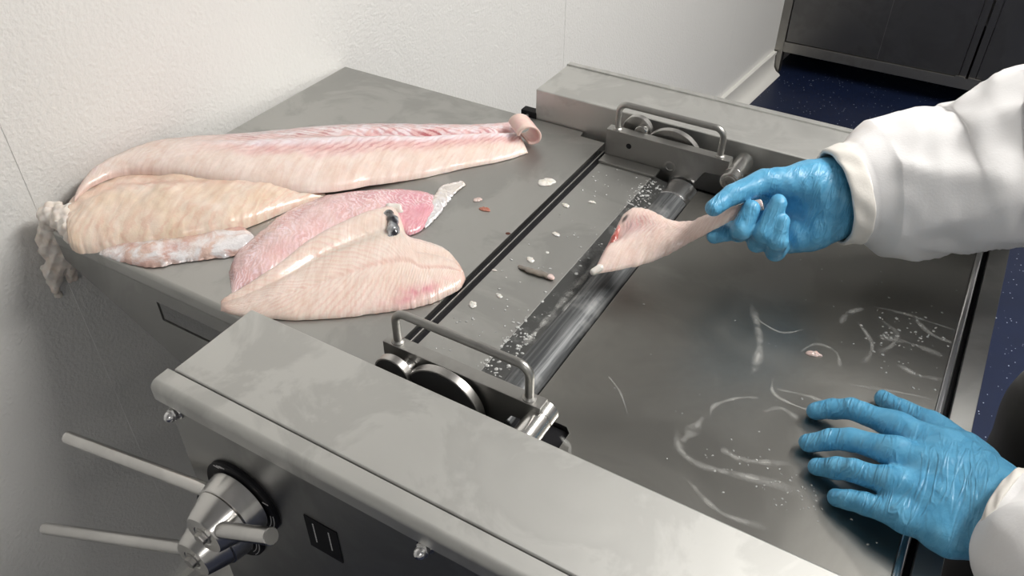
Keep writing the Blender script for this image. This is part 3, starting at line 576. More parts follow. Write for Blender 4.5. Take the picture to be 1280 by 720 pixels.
# dome nuts on the front panel
def hexnut(c, r, h0, dome=True):
    x, y, z = c
    bm = bmesh.new()
    a = [bm.verts.new((x + r * math.cos(PI / 3 * k + .3), y, z + r * math.sin(PI / 3 * k + .3))) for k in range(6)]
    b = [bm.verts.new((x + r * math.cos(PI / 3 * k + .3), y - h0, z + r * math.sin(PI / 3 * k + .3))) for k in range(6)]
    bm.faces.new(a); bm.faces.new(b)
    for k in range(6): bm.faces.new((a[k], a[(k + 1) % 6], b[(k + 1) % 6], b[k]))
    bmesh.ops.recalc_face_normals(bm, faces=bm.faces)
    bmesh.ops.bevel(bm, geom=bm.edges[:], offset=0.0004, segments=2, affect='EDGES')
    return auto_smooth(from_bm(bm), 30)
for x, z in ((-0.5720, 0.970), (-0.2700, 0.972)):
    nt = obj('dome_nut', hexnut((x, 0.3125, z), 0.0072, 0.0065), M_CHROME, mac)
    R_ = 0.0058
    obj('dome', lathe((x, 0.3065, z), (x, 0.28, z), [(0, R_), (0.002, R_)] + [(0.002 + 0.0062 * math.sin(t), R_ * math.cos(t)) for t in np.linspace(0.1, PI / 2, 9)], 32), M_CHROME, nt)
    obj('washer', rod((x, 0.3128, z), (x, 0.3112, z), 0.0088, 0.0003, 32), M_POLISH, nt)

# lever hubs
def hub(name, cx, cz, a_end, b_end, full=True):
    h = obj(name, lathe((cx, 0.3060, cz), (cx, 0.20, cz), [(0, 0.0350), (0.001, 0.0375), (0.0215, 0.0338), (0.022, 0.0330), (0.0225, 0.0310)], 64), M_POLISH, mac)
    obj('dark_dial', lathe((cx, 0.3125, cz), (cx, 0.30, cz), [(0, 0.0475), (0.0040, 0.0475), (0.0055, 0.0460), (0.0056, 0.030)], 72), M_BLACK, h)
    obj('cone_grip', lathe((cx, 0.2835, cz), (cx, 0.20, cz), [(-0.001, 0.0300), (0.0, 0.0305), (0.0008, 0.0322), (0.026, 0.0232), (0.0272, 0.0222), (0.0275, 0.0120), (0.0268, 0.0115)], 64), M_POLISH, h)
    bt = obj('hub_bolt', hexnut((cx, 0.2570, cz), 0.0070, 0.0065), M_DISC, h)
    obj('bolt_washer', rod((cx, 0.2570, cz), (cx, 0.2552, cz), 0.0098, 0.0003, 32), M_DISC, h)
    obj('long_lever', rod((cx - 0.02, a_end[3], cz + a_end[4]), a_end[:3], 0.0077), M_POLISH, h)
    if b_end is not None:
        obj('short_lever', rod((cx + 0.012, b_end[1], cz + 0.008), b_end, 0.0083), M_POLISH, h)
    # engraved arc and marks on the dial
    pts = []
    for r0, t0, t1 in ((0.0445, -0.75, 0.05), (0.0405, -0.72, 0.02)):
        obj('dial_arc', tube([(cx + r0 * math.cos(t), 0.3068, cz + r0 * math.sin(t)) for t in np.linspace(t0, t1, 14)], 0.00035, 6), M_PRINT, h)
    for t in (1.9, 2.0, 2.12, 0.45):
        obj('dial_mark', box(cx + .0435 * math.cos(t) - .0045, cx + .0435 * math.cos(t) + .0030, 0.3064, 0.3070, cz + .0435 * math.sin(t) - .0004, cz + .0435 * math.sin(t) + .0004), M_PRINT, h)
    return h
hub('lever_hub', -0.5040, 0.882, (-0.800, 0.297, 0.812, 0.297, 0.006), (-0.409, 0.266, 0.940))
hub('lever_hub', -0.5430, 0.8100, (-0.840, 0.2385, 0.6700, 0.268, -0.010), None)
# small dark plate with two columns of tiny print
pl = obj('rating_plate', prism([(-0.418, 0.862), (-0.377, 0.862), (-0.377, 0.912), (-0.418, 0.912)], 0.3112, 0.3128, 'y', 0.0003), M_BLACK, mac)
random.seed(9)
for col_x in (-0.4075, -0.3880):
    z = 0.905
    for k in range(9):
        L = random.uniform(0.0016, 0.0040)
        obj('print_line', box(col_x - 0.0007, col_x + 0.0007, 0.3110, 0.3113, z - L, z), M_PRINT, pl); z -= L + 0.0008

# ------------------------------------------------------------------ fish
def col_attr(me, name, arr):
    a = me.attributes.new(name, 'FLOAT_COLOR', 'POINT')
    arr = np.concatenate([arr, np.ones((len(arr), 1))], 1); a.data.foreach_set('color', arr.astype(np.float32).ravel())
def lerp(a, b, t): return np.asarray(a)[None] * (1 - t[:, None]) + np.asarray(b)[None] * t[:, None]
def smooth(e0, e1, x): t = np.clip((x - e0) / (e1 - e0), 0, 1); return t * t * (3 - 2 * t)
def loft(secs, prof, color, nu=150, nv=48, relief=0.0, rfreq=40, vee=0.25, mid=0.5, lump=0.0, lscale=30, edge=0.0, seed=1.0, ends=(0.06, 0.06), under=0.002, bands=None):
    """closed slab between a near edge and a far edge; prof(u,v) is the height of its upper face"""
    A = crom([s[0] for s in secs], nu); B = crom([s[1] for s in secs], nu); th = crom([[s[2]] for s in secs], nu)[:, 0]
    u = np.linspace(0, 1, nu); v = np.linspace(0, 1, nv)
    U, Vv = np.meshgrid(u, v, indexing='ij')
    if edge > 0:
        d = (B - A); d /= np.linalg.norm(d, axis=1)[:, None]
        w0 = np.array([mnoise.fractal((x * 28, seed, 0.3), 1, 2, 4) for x in u]); w1 = np.array([mnoise.fractal((x * 28, seed + 9, 0.7), 1, 2, 4) for x in u])
        A = A + d * (w0 * edge)[:, None]; B = B + d * (w1 * edge)[:, None]
    P = A[:, None] * (1 - Vv[..., None]) + B[:, None] * Vv[..., None]
    e = np.clip(np.minimum(U / max(ends[0], 1e-4), (1 - U) / max(ends[1], 1e-4)), 0, 1) ** 0.5
    hgt = th[:, None] * prof(U, Vv) * (0.12 + 0.88 * e)
    rim = np.clip(np.sin(PI * Vv), 0, 1) ** 0.5
    if relief > 0:
        hgt = hgt + relief * rim * e * np.sin(2 * PI * rfreq * (U + vee * np.abs(Vv - mid)))
    if lump > 0:
        nz = fbm(P.reshape(-1, 3), lscale, 3, seed).reshape(U.shape); hgt = hgt + lump * nz * rim
    topP = P.copy(); topP[..., 2] += np.maximum(hgt, 0.0004)
    botP = P.copy(); botP[..., 2] -= under * 0 
    V = np.concatenate([topP.reshape(-1, 3), botP.reshape(-1, 3)]); N = nu * nv
    F = []
    for i in range(nu - 1):
        for j in range(nv - 1):
            a, b, c, d = i * nv + j, (i + 1) * nv + j, (i + 1) * nv + j + 1, i * nv + j + 1
            F.append((a, b, c, d)); F.append((a + N, d + N, c + N, b + N))
    for i in range(nu - 1):
        a, b = i * nv, (i + 1) * nv; F.append((a, a + N, b + N, b)); a += nv - 1; b += nv - 1; F.append((a, b, b + N, a + N))
    for j in range(nv - 1):
        a = j; F.append((a, a + 1, a + 1 + N, a + N)); a = (nu - 1) * nv + j; F.append((a, a + N, a + 1 + N, a + 1))
    me = bpy.data.meshes.new('fillet'); me.from_pydata(V.tolist(), [], F); me.update()
    uf = np.concatenate([U.ravel(), U.ravel()]); vf = np.concatenate([Vv.ravel(), Vv.ravel()])
    col_attr(me, 'tint', np.clip(color(uf, vf, V), 0, 1))
    if bands is not None:
        bb = np.clip(bands(uf, vf), 0, 1); col_attr(me, 'bands', np.stack([bb] * 3, 1))
    uvl = me.uv_layers.new(name='UVMap'); li = np.empty(len(me.loops), int); me.loops.foreach_get('vertex_index', li)
    uvl.data.foreach_set('uv', np.stack([uf[li], vf[li]], 1).astype(np.float32).ravel())
    me.polygons.foreach_set('use_smooth', [True] * len(me.polygons))
    return me
def nz1(V, s, seed): return np.clip(0.5 + 0.9 * fbm(V, s, 3, seed), 0, 1)
CREAM = (0.79, 0.66, 0.54); PINK = (0.74, 0.42, 0.38); WHITE = (0.80, 0.76, 0.75); ROSE = (0.66, 0.34, 0.36); PALE = (0.80, 0.70, 0.62)

# 1 the long fillet along the back
def vline(u): return 0.60 - 0.17 * u
def prof_long(u, v):
    p = np.sin(PI * np.clip(v, 0, 1) ** 0.85) ** 0.55
    groove = np.exp(-((v - vline(u) - 0.15) / 0.05) ** 2) * smooth(0.45, 0.8, u) * 0.50
    return p * (1 - groove) + 0.14 * np.exp(-((v - vline(u)) / 0.06) ** 2) * smooth(0.3, 0.6, u)
def col_long(u, v, V):
    n = nz1(V, 22, 3.1); n2 = nz1(V, 70, 7.7); vl = vline(u)
    def over(c, col, k): k = np.clip(k, 0, 1)[:, None]; return c * (1 - k) + np.asarray(col) * k
    c = lerp((0.80, 0.67, 0.58), (0.83, 0.74, 0.67), n)
    c = over(c, (0.72, 0.43, 0.39), 0.75 * smooth(0.70, 0.92, v) * (1 - smooth(0.33, 0.50, u)))
    c = over(c, lerp((0.72, 0.44, 0.42), (0.80, 0.60, 0.57), n2), smooth(vl - 0.26, vl - 0.12, v + 0.08 * (n - .5)) * smooth(0.27, 0.48, u))
    c = over(c, (0.84, 0.82, 0.86), 0.95 * np.exp(-((v - vl) / 0.062) ** 4) * smooth(0.30, 0.46, u) * (0.6 + 0.4 * n2))
    c = over(c, (0.72, 0.42, 0.42), 0.8 * np.exp(-((v - vl - 0.15) / 0.05) ** 2) * smooth(0.55, 0.75, u))
    c = over(c, (0.80, 0.77, 0.80), 0.85 * smooth(vl + 0.10, vl + 0.20, v) * smooth(0.34, 0.46, u) * (0.30 + 0.70 * (n2 > 0.45)))
    c = over(c, (0.68, 0.46, 0.36), 0.4 * (1 - smooth(0.0, 0.14, u)))
    c = over(c, (0.55, 0.33, 0.28), 0.45 * (1 - smooth(0.0, 0.10, v)) * (1 - smooth(.1, .45, u)))
    return c
fl1 = tag(empty('fish_fillet', (-0.78, 0.82, T)), 'longest skinned fish fillet, silvery along its back edge, curled at the end by the housing', 'fish', 'fish fillets on the outfeed table')
obj('flesh', loft(FILLET_LONG, prof_long, col_long, 220, 56, 0.0003, 46, 0.30, 0.50, 0.0024, 26, 0.0012, 2.0, (0.03, 0.02),
    bands=lambda u, v: smooth(0.27, 0.48, u) * (0.55 * smooth(vline(u) - 0.22, vline(u) - 0.10, v) + 0.45 * smooth(vline(u) + 0.08, vline(u) + 0.16, v) - 0.45 * np.exp(-((v - vline(u)) / 0.05) ** 2)) + 0.06), M_FLESH_LONG, fl1)
def curl():
    # a thin flap rolled over at the end of the fillet
    V = []; F = []; n1, n2 = 40, 12; tn = 0.0032
    ex = np.array(CURL_AT)
    ax = np.array((0.55, -0.83, 0.0)); sx = np.array((0.83, 0.55, 0.0))
    for layer in (0, 1):
        for i in range(n1):
            t = i / (n1 - 1); a = 2.9 - t * 4.7
            r = 0.0172 * (1 - 0.42 * t) + (tn if layer else 0) + 0.001 * math.sin(9 * t)
            for j in range(n2):
                s = j / (n2 - 1); w = (s - 0.5) * (0.046 - 0.014 * t)
                p = ex + sx * (r * math.cos(a) * 1.05 + 0.012 * s) + np.array((0, 0, 1)) * r * math.sin(a) + ax * w
                V.append(p)
    N = n1 * n2
    for i in range(n1 - 1):
        for j in range(n2 - 1):
            a, b, c, d = i * n2 + j, (i + 1) * n2 + j, (i + 1) * n2 + j + 1, i * n2 + j + 1
            F += [(a, b, c, d), (a + N, d + N, c + N, b + N)]
    for i in range(n1 - 1):
        for j in (0, n2 - 1): a, b = i * n2 + j, (i + 1) * n2 + j; F.append((a, a + N, b + N, b))
    for j in range(n2 - 1):
        for i in (0, n1 - 1): a = i * n2 + j; F.append((a, a + 1, a + 1 + N, a + N))
    bm = bmesh.new(); vs = [bm.verts.new(p) for p in V]
    for f in F: bm.faces.new([vs[k] for k in f])
    me = from_bm(bm); me.polygons.foreach_set('use_smooth', [True] * len(me.polygons)); return me
M_CURL = soft('curled flap flesh', (0.78, 0.62, 0.54), (0.76, 0.50, 0.48))
obj('curled_flap', curl(), M_CURL, fl1)

# 2 the thick cream fillet at the wall end, its silvery belly flap and ragged end
def prof_thick(u, v): return np.sin(PI * v ** 0.8) ** 0.5 * (1 - 0.06 * np.exp(-((v - 0.55) / 0.04) ** 2))
def col_thick(u, v, V):
    n = nz1(V, 20, 5.3)
    c = lerp((0.80, 0.66, 0.50), (0.82, 0.72, 0.61), n)
    rib = smooth(0.50, 0.66, v) * (1 - smooth(0.45, 0.75, u)); c = c * (1 - .45 * rib[:, None]) + np.array((0.82, 0.62, 0.47)) * .45 * rib[:, None]
    ln = np.exp(-((v - (0.55 - 0.2 * (u - .3))) / 0.05) ** 2) * smooth(.1, .3, u); c = c * (1 - .35 * ln[:, None]) + np.array((0.74, 0.46, 0.38)) * .35 * ln[:, None]
    return c
fl2 = tag(empty('fish_fillet', (-0.85, 0.6, T)), 'thick cream fish fillet with a ragged end hanging over the table edge at the wall', 'fish', 'fish fillets on the outfeed table')
obj('flesh', loft(FILLET_THICK, prof_thick, col_thick, 170, 50, 0.0003, 20, 0.35, 0.45, 0.0045, 22, 0.0015, 4.0, (0.10, 0.06)), M_FLESH_THICK, fl2)
obj('belly_flap', loft(FLAP_SILVER, lambda u, v: np.sin(PI * v) ** 0.5, lambda u, v, V: lerp((0.62, 0.38, 0.34), (0.74, 0.56, 0.48), nz1(V, 40, 2)), 120, 22, 0, 1, 0, 0.5, 0.0022, 30, 0.0022, 6.0), M_SILVER, fl2)
rp = np.array([p for ch in RAGGED for p, r in ch])
def sdf_rag(G):
    d = None
    for ch in RAGGED:
        e = d_chain(G, ch, 0.006); d = e if d is None else smin(d, e, 0.008)
    s = np.sin(G[..., 0] * 310) * np.sin(G[..., 1] * 270 + 1) * np.sin(G[..., 2] * 240 + 2)
    s2 = np.sin(G[..., 0] * 700 + 2) * np.sin(G[..., 1] * 620) * np.sin(G[..., 2] * 560)
    return d + 0.0030 * s + 0.0012 * s2
obj('ragged_end', relax(skin(sdf_rag, rp, 0.03, 0.0018), 1), M_RAG, fl2)

# 3 the pink fillet in the middle
def prof_pink(u, v): return np.sin(PI * v ** 0.9) ** 0.55
def col_pink(u, v, V):
    n = nz1(V, 40, 1.9)
    c = lerp((0.72, 0.47, 0.46), (0.78, 0.60, 0.58), n)
    f = smooth(0.66, 0.80, u); c = c * (1 - f[:, None]) + lerp((0.68, 0.32, 0.38), (0.72, 0.40, 0.44), n) * f[:, None]
    d = np.exp(-((u - 0.64) / 0.08) ** 2) * smooth(0.3, 0.8, v); c = c * (1 - .6 * d[:, None]) + np.array((0.56, 0.20, 0.28)) * .6 * d[:, None]
    return c
fl3 = tag(empty('fish_fillet', (-0.66, 0.68, T)), 'pink fish fillet with a purplish end, lying between the longest fillet and the spread one', 'fish', 'fish fillets on the outfeed table')
obj('flesh', loft(FILLET_PINK, prof_pink, col_pink, 150, 44, 0.0005, 40, 0.3, 0.4, 0.0035, 26, 0.002, 8.0), M_FLESH_PINK, fl3)
obj('silvery_edge', loft(EDGE_SILVER, lambda u, v: np.sin(PI * v) ** 0.5, lambda u, v, V: lerp((0.78, 0.70, 0.64), (0.80, 0.76, 0.73), nz1(V, 60, 2)), 60, 16, 0, 1, 0, 0.5, 0.003, 70, 0.003, 3.0), M_SILVER, fl3)

# 4 the spread fillet in front
def prof_spread(u, v):
    main = np.clip(np.sin(PI * np.clip(v / 0.74, 0, 1) ** 0.8), 0, 1) ** 0.5 * 0.85
    gap = 0.28 * smooth(0.60, 0.74, v)
    lobe = np.clip(np.sin(PI * np.clip((v - 0.72) / 0.28, 0, 1)), 0, 1) ** 0.6 * 0.80 * (1 - smooth(0.50, 0.60, u))
    mid = 1 - 0.10 * np.exp(-((v - 0.36) / 0.025) ** 2)
    return np.maximum(np.maximum(main * mid, gap * (1 - smooth(.9, 1, v))), lobe)
def col_spread(u, v, V):
    n = nz1(V, 30, 4.4)
    c = lerp((0.79, 0.67, 0.58), (0.82, 0.72, 0.64), n)
    g = np.exp(-((v - 0.70) / 0.06) ** 2) * smooth(.15, .35, u) * (1 - smooth(.52, .62, u)); c = c * (1 - .6 * g[:, None]) + np.array((0.60, 0.58, 0.50)) * .6 * g[:, None]
    r = np.exp(-((v - 0.07 - 0.30 * (u - 0.5)) / 0.065) ** 2) * np.exp(-((u - 0.58) / 0.15) ** 2) * (0.2 + 1.3 * nz1(V, 75, 6.1)); r = np.clip(r, 0, 1); c = c * (1 - .8 * r[:, None]) + np.array((0.68, 0.26, 0.33)) * .8 * r[:, None]
    m = np.exp(-((v - 0.38) / 0.03) ** 2) * smooth(.25, .4, u); c = c * (1 - .4 * m[:, None]) + np.array((0.68, 0.42, 0.37)) * .4 * m[:, None]
    e = smooth(0.85, 0.97, u); c = c * (1 - .4 * e[:, None]) + np.array((0.80, 0.50, 0.42)) * .4 * e[:, None]
    tl = 1 - smooth(0.0, 0.09, u); c = c * (1 - .4 * tl[:, None]) + np.array((0.74, 0.46, 0.38)) * .4 * tl[:, None]
    return c
fl4 = tag(empty('fish_fillet', (-0.62, 0.56, T)), 'split pale fish fillet spread open nearest the front housing, dark gut lining at its notch', 'fish', 'fish fillets on the outfeed table')
obj('flesh', loft(FILLET_SPREAD, prof_spread, col_spread, 190, 72, 0.0005, 60, 0.32, 0.36, 0.0012, 30, 0.0012, 5.0, (0.03, 0.05)), M_FLESH_SPREAD, fl4)
# gut lining at the notch of the spread fillet
def blob(chains, k, h, amp=0.0, fr=300, relax_n=1):
    pts = np.array([p for ch in chains for p, r in ch])
    def f(G):
        d = None
        for ch in chains:
            e = d_chain(G, ch, k) if len(ch) > 1 else np.linalg.norm(G - np.array(ch[0][0]), axis=-1) - ch[0][1]
            d = e if d is None else smin(d, e, k)
        if amp: d = d + amp * np.sin(G[..., 0] * fr + 1) * np.sin(G[..., 1] * fr * 0.9) * np.sin(G[..., 2] * fr * 1.1 + 2)
        return d
    return relax(skin(f, pts, max(r for ch in chains for p, r in ch) + 3 * h + 0.005, h), relax_n)
obj('gut_lining', blob(GUT, 0.004, 0.0012, 0.0012, 420), M_GUT, fl4)
for ge in GUT_EDGE: obj('gut_edge', blob([ge], 0.003, 0.0011, 0.0010, 500), M_WHITEBIT, fl4)

M_REDFLESH = soft('blood red flesh', (0.34, 0.07, 0.06), (0.60, 0.30, 0.27), 0.25)
# 5 the fillet held at the roller
def prof_held(u, v):
    open_ = 1 - smooth(0.05, 0.34, u)
    hollow = np.exp(-((v - 0.58) / 0.20) ** 2) * open_
    return np.sin(PI * v ** 0.9) ** 0.55 * (1 - 0.95 * hollow)
def col_held(u, v, V):
    n = nz1(V, 35, 2.2)
    c = lerp((0.76, 0.62, 0.55), (0.79, 0.68, 0.61), n)
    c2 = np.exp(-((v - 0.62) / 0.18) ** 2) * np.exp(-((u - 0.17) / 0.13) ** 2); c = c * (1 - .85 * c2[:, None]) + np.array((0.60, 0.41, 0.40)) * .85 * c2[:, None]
    lip = (1 - smooth(0.03, 0.075, u)) * np.exp(-((v - 0.50) / 0.22) ** 2); c = c * (1 - .9 * lip[:, None]) + np.array((0.52, 0.12, 0.10)) * .9 * lip[:, None]
    hole = np.exp(-(((v - 0.80) / 0.055) ** 2 + ((u - 0.085) / 0.028) ** 2) ** 2); c = c * (1 - .97 * hole[:, None]) + np.array((0.03, 0.015, 0.012)) * .97 * hole[:, None]  # dark of the cavity hole put into the colour, no opening there
    for v0, u0, k0 in ((0.52, 0.13, .6), (0.62, 0.16, .5), (0.42, 0.10, .4)):
        h2 = np.exp(-(((v - v0) / 0.06) ** 2 + ((u - u0 - 0.1 * (v - v0)) / 0.010) ** 2)); c = c * (1 - k0 * h2[:, None]) + np.array((0.34, 0.26, 0.26)) * k0 * h2[:, None]
    return c
fl5 = tag(empty('fish_fillet', (-0.25, 0.76, 1.0)), 'small fish piece held by its tail over the roller in the gloved hand', 'fish')
obj('flesh', loft(FILLET_HELD, prof_held, col_held, 160, 48, 0.0002, 34, 0.28, 0.62, 0.0016, 34, 0.0010, 7.0, (0.05, 0.02),
    bands=lambda u, v: 1.6 * np.exp(-((v - 0.64) / 0.20) ** 2) * np.exp(-((u - 0.27) / 0.10) ** 2)), M_FLESH_HELD, fl5)
obj('red_edge', blob(RED_EDGE, 0.003, 0.0010, 0.0006, 500), M_REDFLESH, fl5)
obj('white_tip', blob(HELD_TIP, 0.003, 0.0012), M_WHITEBIT, fl5)

# scraps
KIND = {'w': (M_WHITEBIT, 'white'), 'r': (M_REDBIT, 'reddish'), 'd': (M_DARKBIT, 'dark red'), 'p': (M_PINKBIT, 'pinkish'), 'k': (M_DARKBIT, 'blackish')}
def scrap(c, r, seed):
    rs = random.Random(seed); n = 22; a0 = rs.random() * 6
    st = rs.uniform(0.55, 0.9)
    rad = [r * (1 + 0.30 * math.sin(2 * PI * i / n * 2 + a0) * rs.uniform(.5, 1) + 0.08 * math.sin(2 * PI * i / n * 5 + 2 * a0)) for i in range(n)]
    bm = bmesh.new(); rings = []
    for f, h in ((1.0, 0.0), (0.96, 0.10), (0.80, 0.22), (0.5, 0.30), (0.2, 0.33)):
        rings.append([bm.verts.new((c[0] + rad[i] * f * math.cos(2 * PI * i / n), c[1] + st * rad[i] * f * math.sin(2 * PI * i / n), c[2] + 0.0002 + h * min(r, 0.008) * (1 + .3 * math.sin(i * 1.7)))) for i in range(n)])
    for q, w in zip(rings, rings[1:]):
        for i in range(n): bm.faces.new((q[i], q[(i + 1) % n], w[(i + 1) % n], w[i]))
    bm.faces.new(rings[0]); bm.faces.new(rings[-1])
    me = from_bm(bm); me.polygons.foreach_set('use_smooth', [True] * len(me.polygons)); return me
SCRAP_LABELS = ['large white fish scrap lying near the far end of the black gap', 'reddish fish scrap in the middle of the outfeed table', 'tiny dark red scrap beside the black gap strip', 'pale pink shred between the longest fillet and the reddish scrap',
    'tiny blackish speck right beside the spread fillet', 'white blob at mid length of the blade holder plate', 'small white dot on the blade holder plate just below its larger white blob', 'white blob on the blade holder nearest the front handle',
    'white shred on the blade holder nearest the back bracket', 'flat white shred beneath the one nearest the back bracket', 'flat pale shred near the front end of the blade holder', 'pinkish white scrap lying alone on the wet infeed plate', 'small white crumb in the black gap strip', 'white crumb touching the grey brown skin strip']
for i, ((c, r, k), lb) in enumerate(zip(SCRAPS, SCRAP_LABELS)):
    o = obj('fish_scrap', scrap((0, 0, 0), r, 20 + i), KIND[k][0]); o.location = c
    tag(o, lb, 'fish scrap', 'fish scraps on the machine')
ss = tag(empty('skin_scrap', STRIP_SCRAP[1]), 'grey brown strip of fish skin with a pink tip on the blade holder', 'fish scrap')
def flat(me, k):
    for v in me.vertices: v.co.z = T + 0.0003 + max(0.0, v.co.z - T) * k
    return me
obj('skin_strip', flat(blob([[(STRIP_SCRAP[0], 0.0025), (STRIP_SCRAP[1], 0.0042), (STRIP_SCRAP[2], 0.0045), (STRIP_SCRAP[3], 0.0040)]], 0.003, 0.0008, 0.0008, 500), 0.55), M_SKINBIT, ss)
obj('pink_tip', flat(blob([[(STRIP_SCRAP[3], 0.0045), (tuple(np.array(STRIP_SCRAP[3]) + (0.003, -0.001, 0)), 0.0035)]], 0.003, 0.0008), 0.62), M_PINKBIT, ss)

# wet smears and drops (nobody could count them)
bm = bmesh.new(); uvl = bm.loops.layers.uv.new('UVMap')
for L, w in SMEARS:
    P = crom(L, 40); vs = []
    for i, p in enumerate(P):
        d = P[min(i + 1, 39)] - P[max(i - 1, 0)]; s = np.array((-d[1], d[0], 0)); s /= np.linalg.norm(s) + 1e-9
        ww = w * (0.85 + 0.20 * math.sin(i * 0.31 + w * 900) + 0.5 * mnoise.noise((i * 0.13, w * 777, p[0] * 9)))
        vs.append([bm.verts.new(p + s * ww * q) for q in (-1, 0, 1)])
    for i in range(39):
        for j in range(2):
            f = bm.faces.new((vs[i][j], vs[i + 1][j], vs[i + 1][j + 1], vs[i][j + 1]))
            for lp, (a, b) in zip(f.loops, ((i, j), (i + 1, j), (i + 1, j + 1), (i, j + 1))): lp[uvl].uv = (a / 39, b / 2)
tag(obj('slime_smears', from_bm(bm), M_SMEAR), 'whitish slime smears streaking the wet infeed plate', 'smear', kind='stuff')
rs = random.Random(11)
def drops(name, spots, label):
    bm = bmesh.new()
    for x, y, z, r in spots:
        n = 9; rings = []; e = rs.uniform(.7, 1.3); t0 = rs.random() * 3
        for f, h in ((1.0, 0.0), (0.85, 0.32), (0.45, 0.55)):
            ring = []
            for i in range(n):
                a = 2 * PI * i / n; px, py = f * r * e * math.cos(a), f * r / e * math.sin(a)
                ring.append(bm.verts.new((x + px * math.cos(t0) - py * math.sin(t0), y + px * math.sin(t0) + py * math.cos(t0), z + h * r)))
            rings.append(ring)
        for q, w in zip(rings, rings[1:]):
            for i in range(n): bm.faces.new((q[i], q[(i + 1) % n], w[(i + 1) % n], w[i]))
        bm.faces.new(rings[0]); bm.faces.new(rings[-1])
    me = from_bm(bm); me.polygons.foreach_set('use_smooth', [True] * len(me.polygons))
    return tag(obj(name, me, M_DROP), label, 'drops', kind='stuff')
sp = []
for k in range(330):
    x = rs.uniform(-0.362, -0.332); y = rs.choice((rs.uniform(.50, .62), rs.uniform(.5, .99), rs.uniform(.90, .99))); zz = T - 0.0002 - max(0, (x + 0.3545)) * 0.207
    sp.append((x, y, zz, rs.choice((.0006, .0008, .0010, .0013, .0022)) * rs.uniform(.8, 1.3)))
for k in range(70): sp.append((rs.uniform(-.43, -.365), rs.uniform(.52, .99), T, rs.uniform(.0006, .0018)))
drops('wet_specks', sp, 'tiny wet white specks along the blade strip')
sp = []
for k in range(70):
    sp.append((rs.gauss(0.035, .022), rs.gauss(.82, .035), T, rs.uniform(.0006, .0020)))
for k in range(60): sp.append((rs.gauss(-0.045, .035), rs.gauss(.545, .018), T, rs.uniform(.0005, .0013)))
for k in range(50): sp.append((rs.uniform(-.25, .07), rs.uniform(.50, .98), T, rs.uniform(.0005, .0013)))
sp = [q for q in sp if -.27 < q[0] < .073 and .51 < q[1] < .98]
drops('water_drops', sp, 'scattered water drops on the infeed plate')

# ------------------------------------------------------------------ the person
pe = tag(empty('person', (0.40, 1.02, 0.0)), 'person in white coat and blue gloves feeding a fish piece into the roller', 'person')
def hand_mesh(fingers, palm, h=0.0016):
    pts = np.array([p for ch in fingers + palm for p, r in ch])
    def f(G):
        d = None
        for ch in palm:
            e = d_chain(G, ch, 0.006); d = e if d is None else smin(d, e, 0.016)
        for ch in fingers:
            e = d_chain(G, ch, 0.003)
            base = np.linalg.norm(G - np.array(ch[-1][0]), axis=-1)
            k = 0.0025 + 0.012 * np.clip(1 - base / 0.038, 0, 1)      # webs near the knuckles, separate fingers beyond
            hh = np.clip(k - np.abs(d - e), 0, None) / k
            d = np.minimum(d, e) - hh * hh * k * 0.25
        w = np.sin(G[..., 0] * 260 + 3 * np.sin(G[..., 1] * 90)) * np.sin(G[..., 1] * 120 + 2 * np.sin(G[..., 2] * 80))
        return d + 0.0005 * w
    return relax(skin(f, pts, 0.045, h), 1)
def cut(me, p, nrm):
    bm = bmesh.new(); bm.from_mesh(me)
    bmesh.ops.bisect_plane(bm, geom=bm.verts[:] + bm.edges[:] + bm.faces[:], plane_co=p, plane_no=nrm, clear_outer=True)
    bm.to_mesh(me); bm.free(); return me
obj('glove', hand_mesh(RIGHT_FINGERS, RIGHT_PALM), M_GLOVE, pe)
obj('glove', hand_mesh(LEFT_HAND, LEFT_PALM), M_GLOVE, pe)

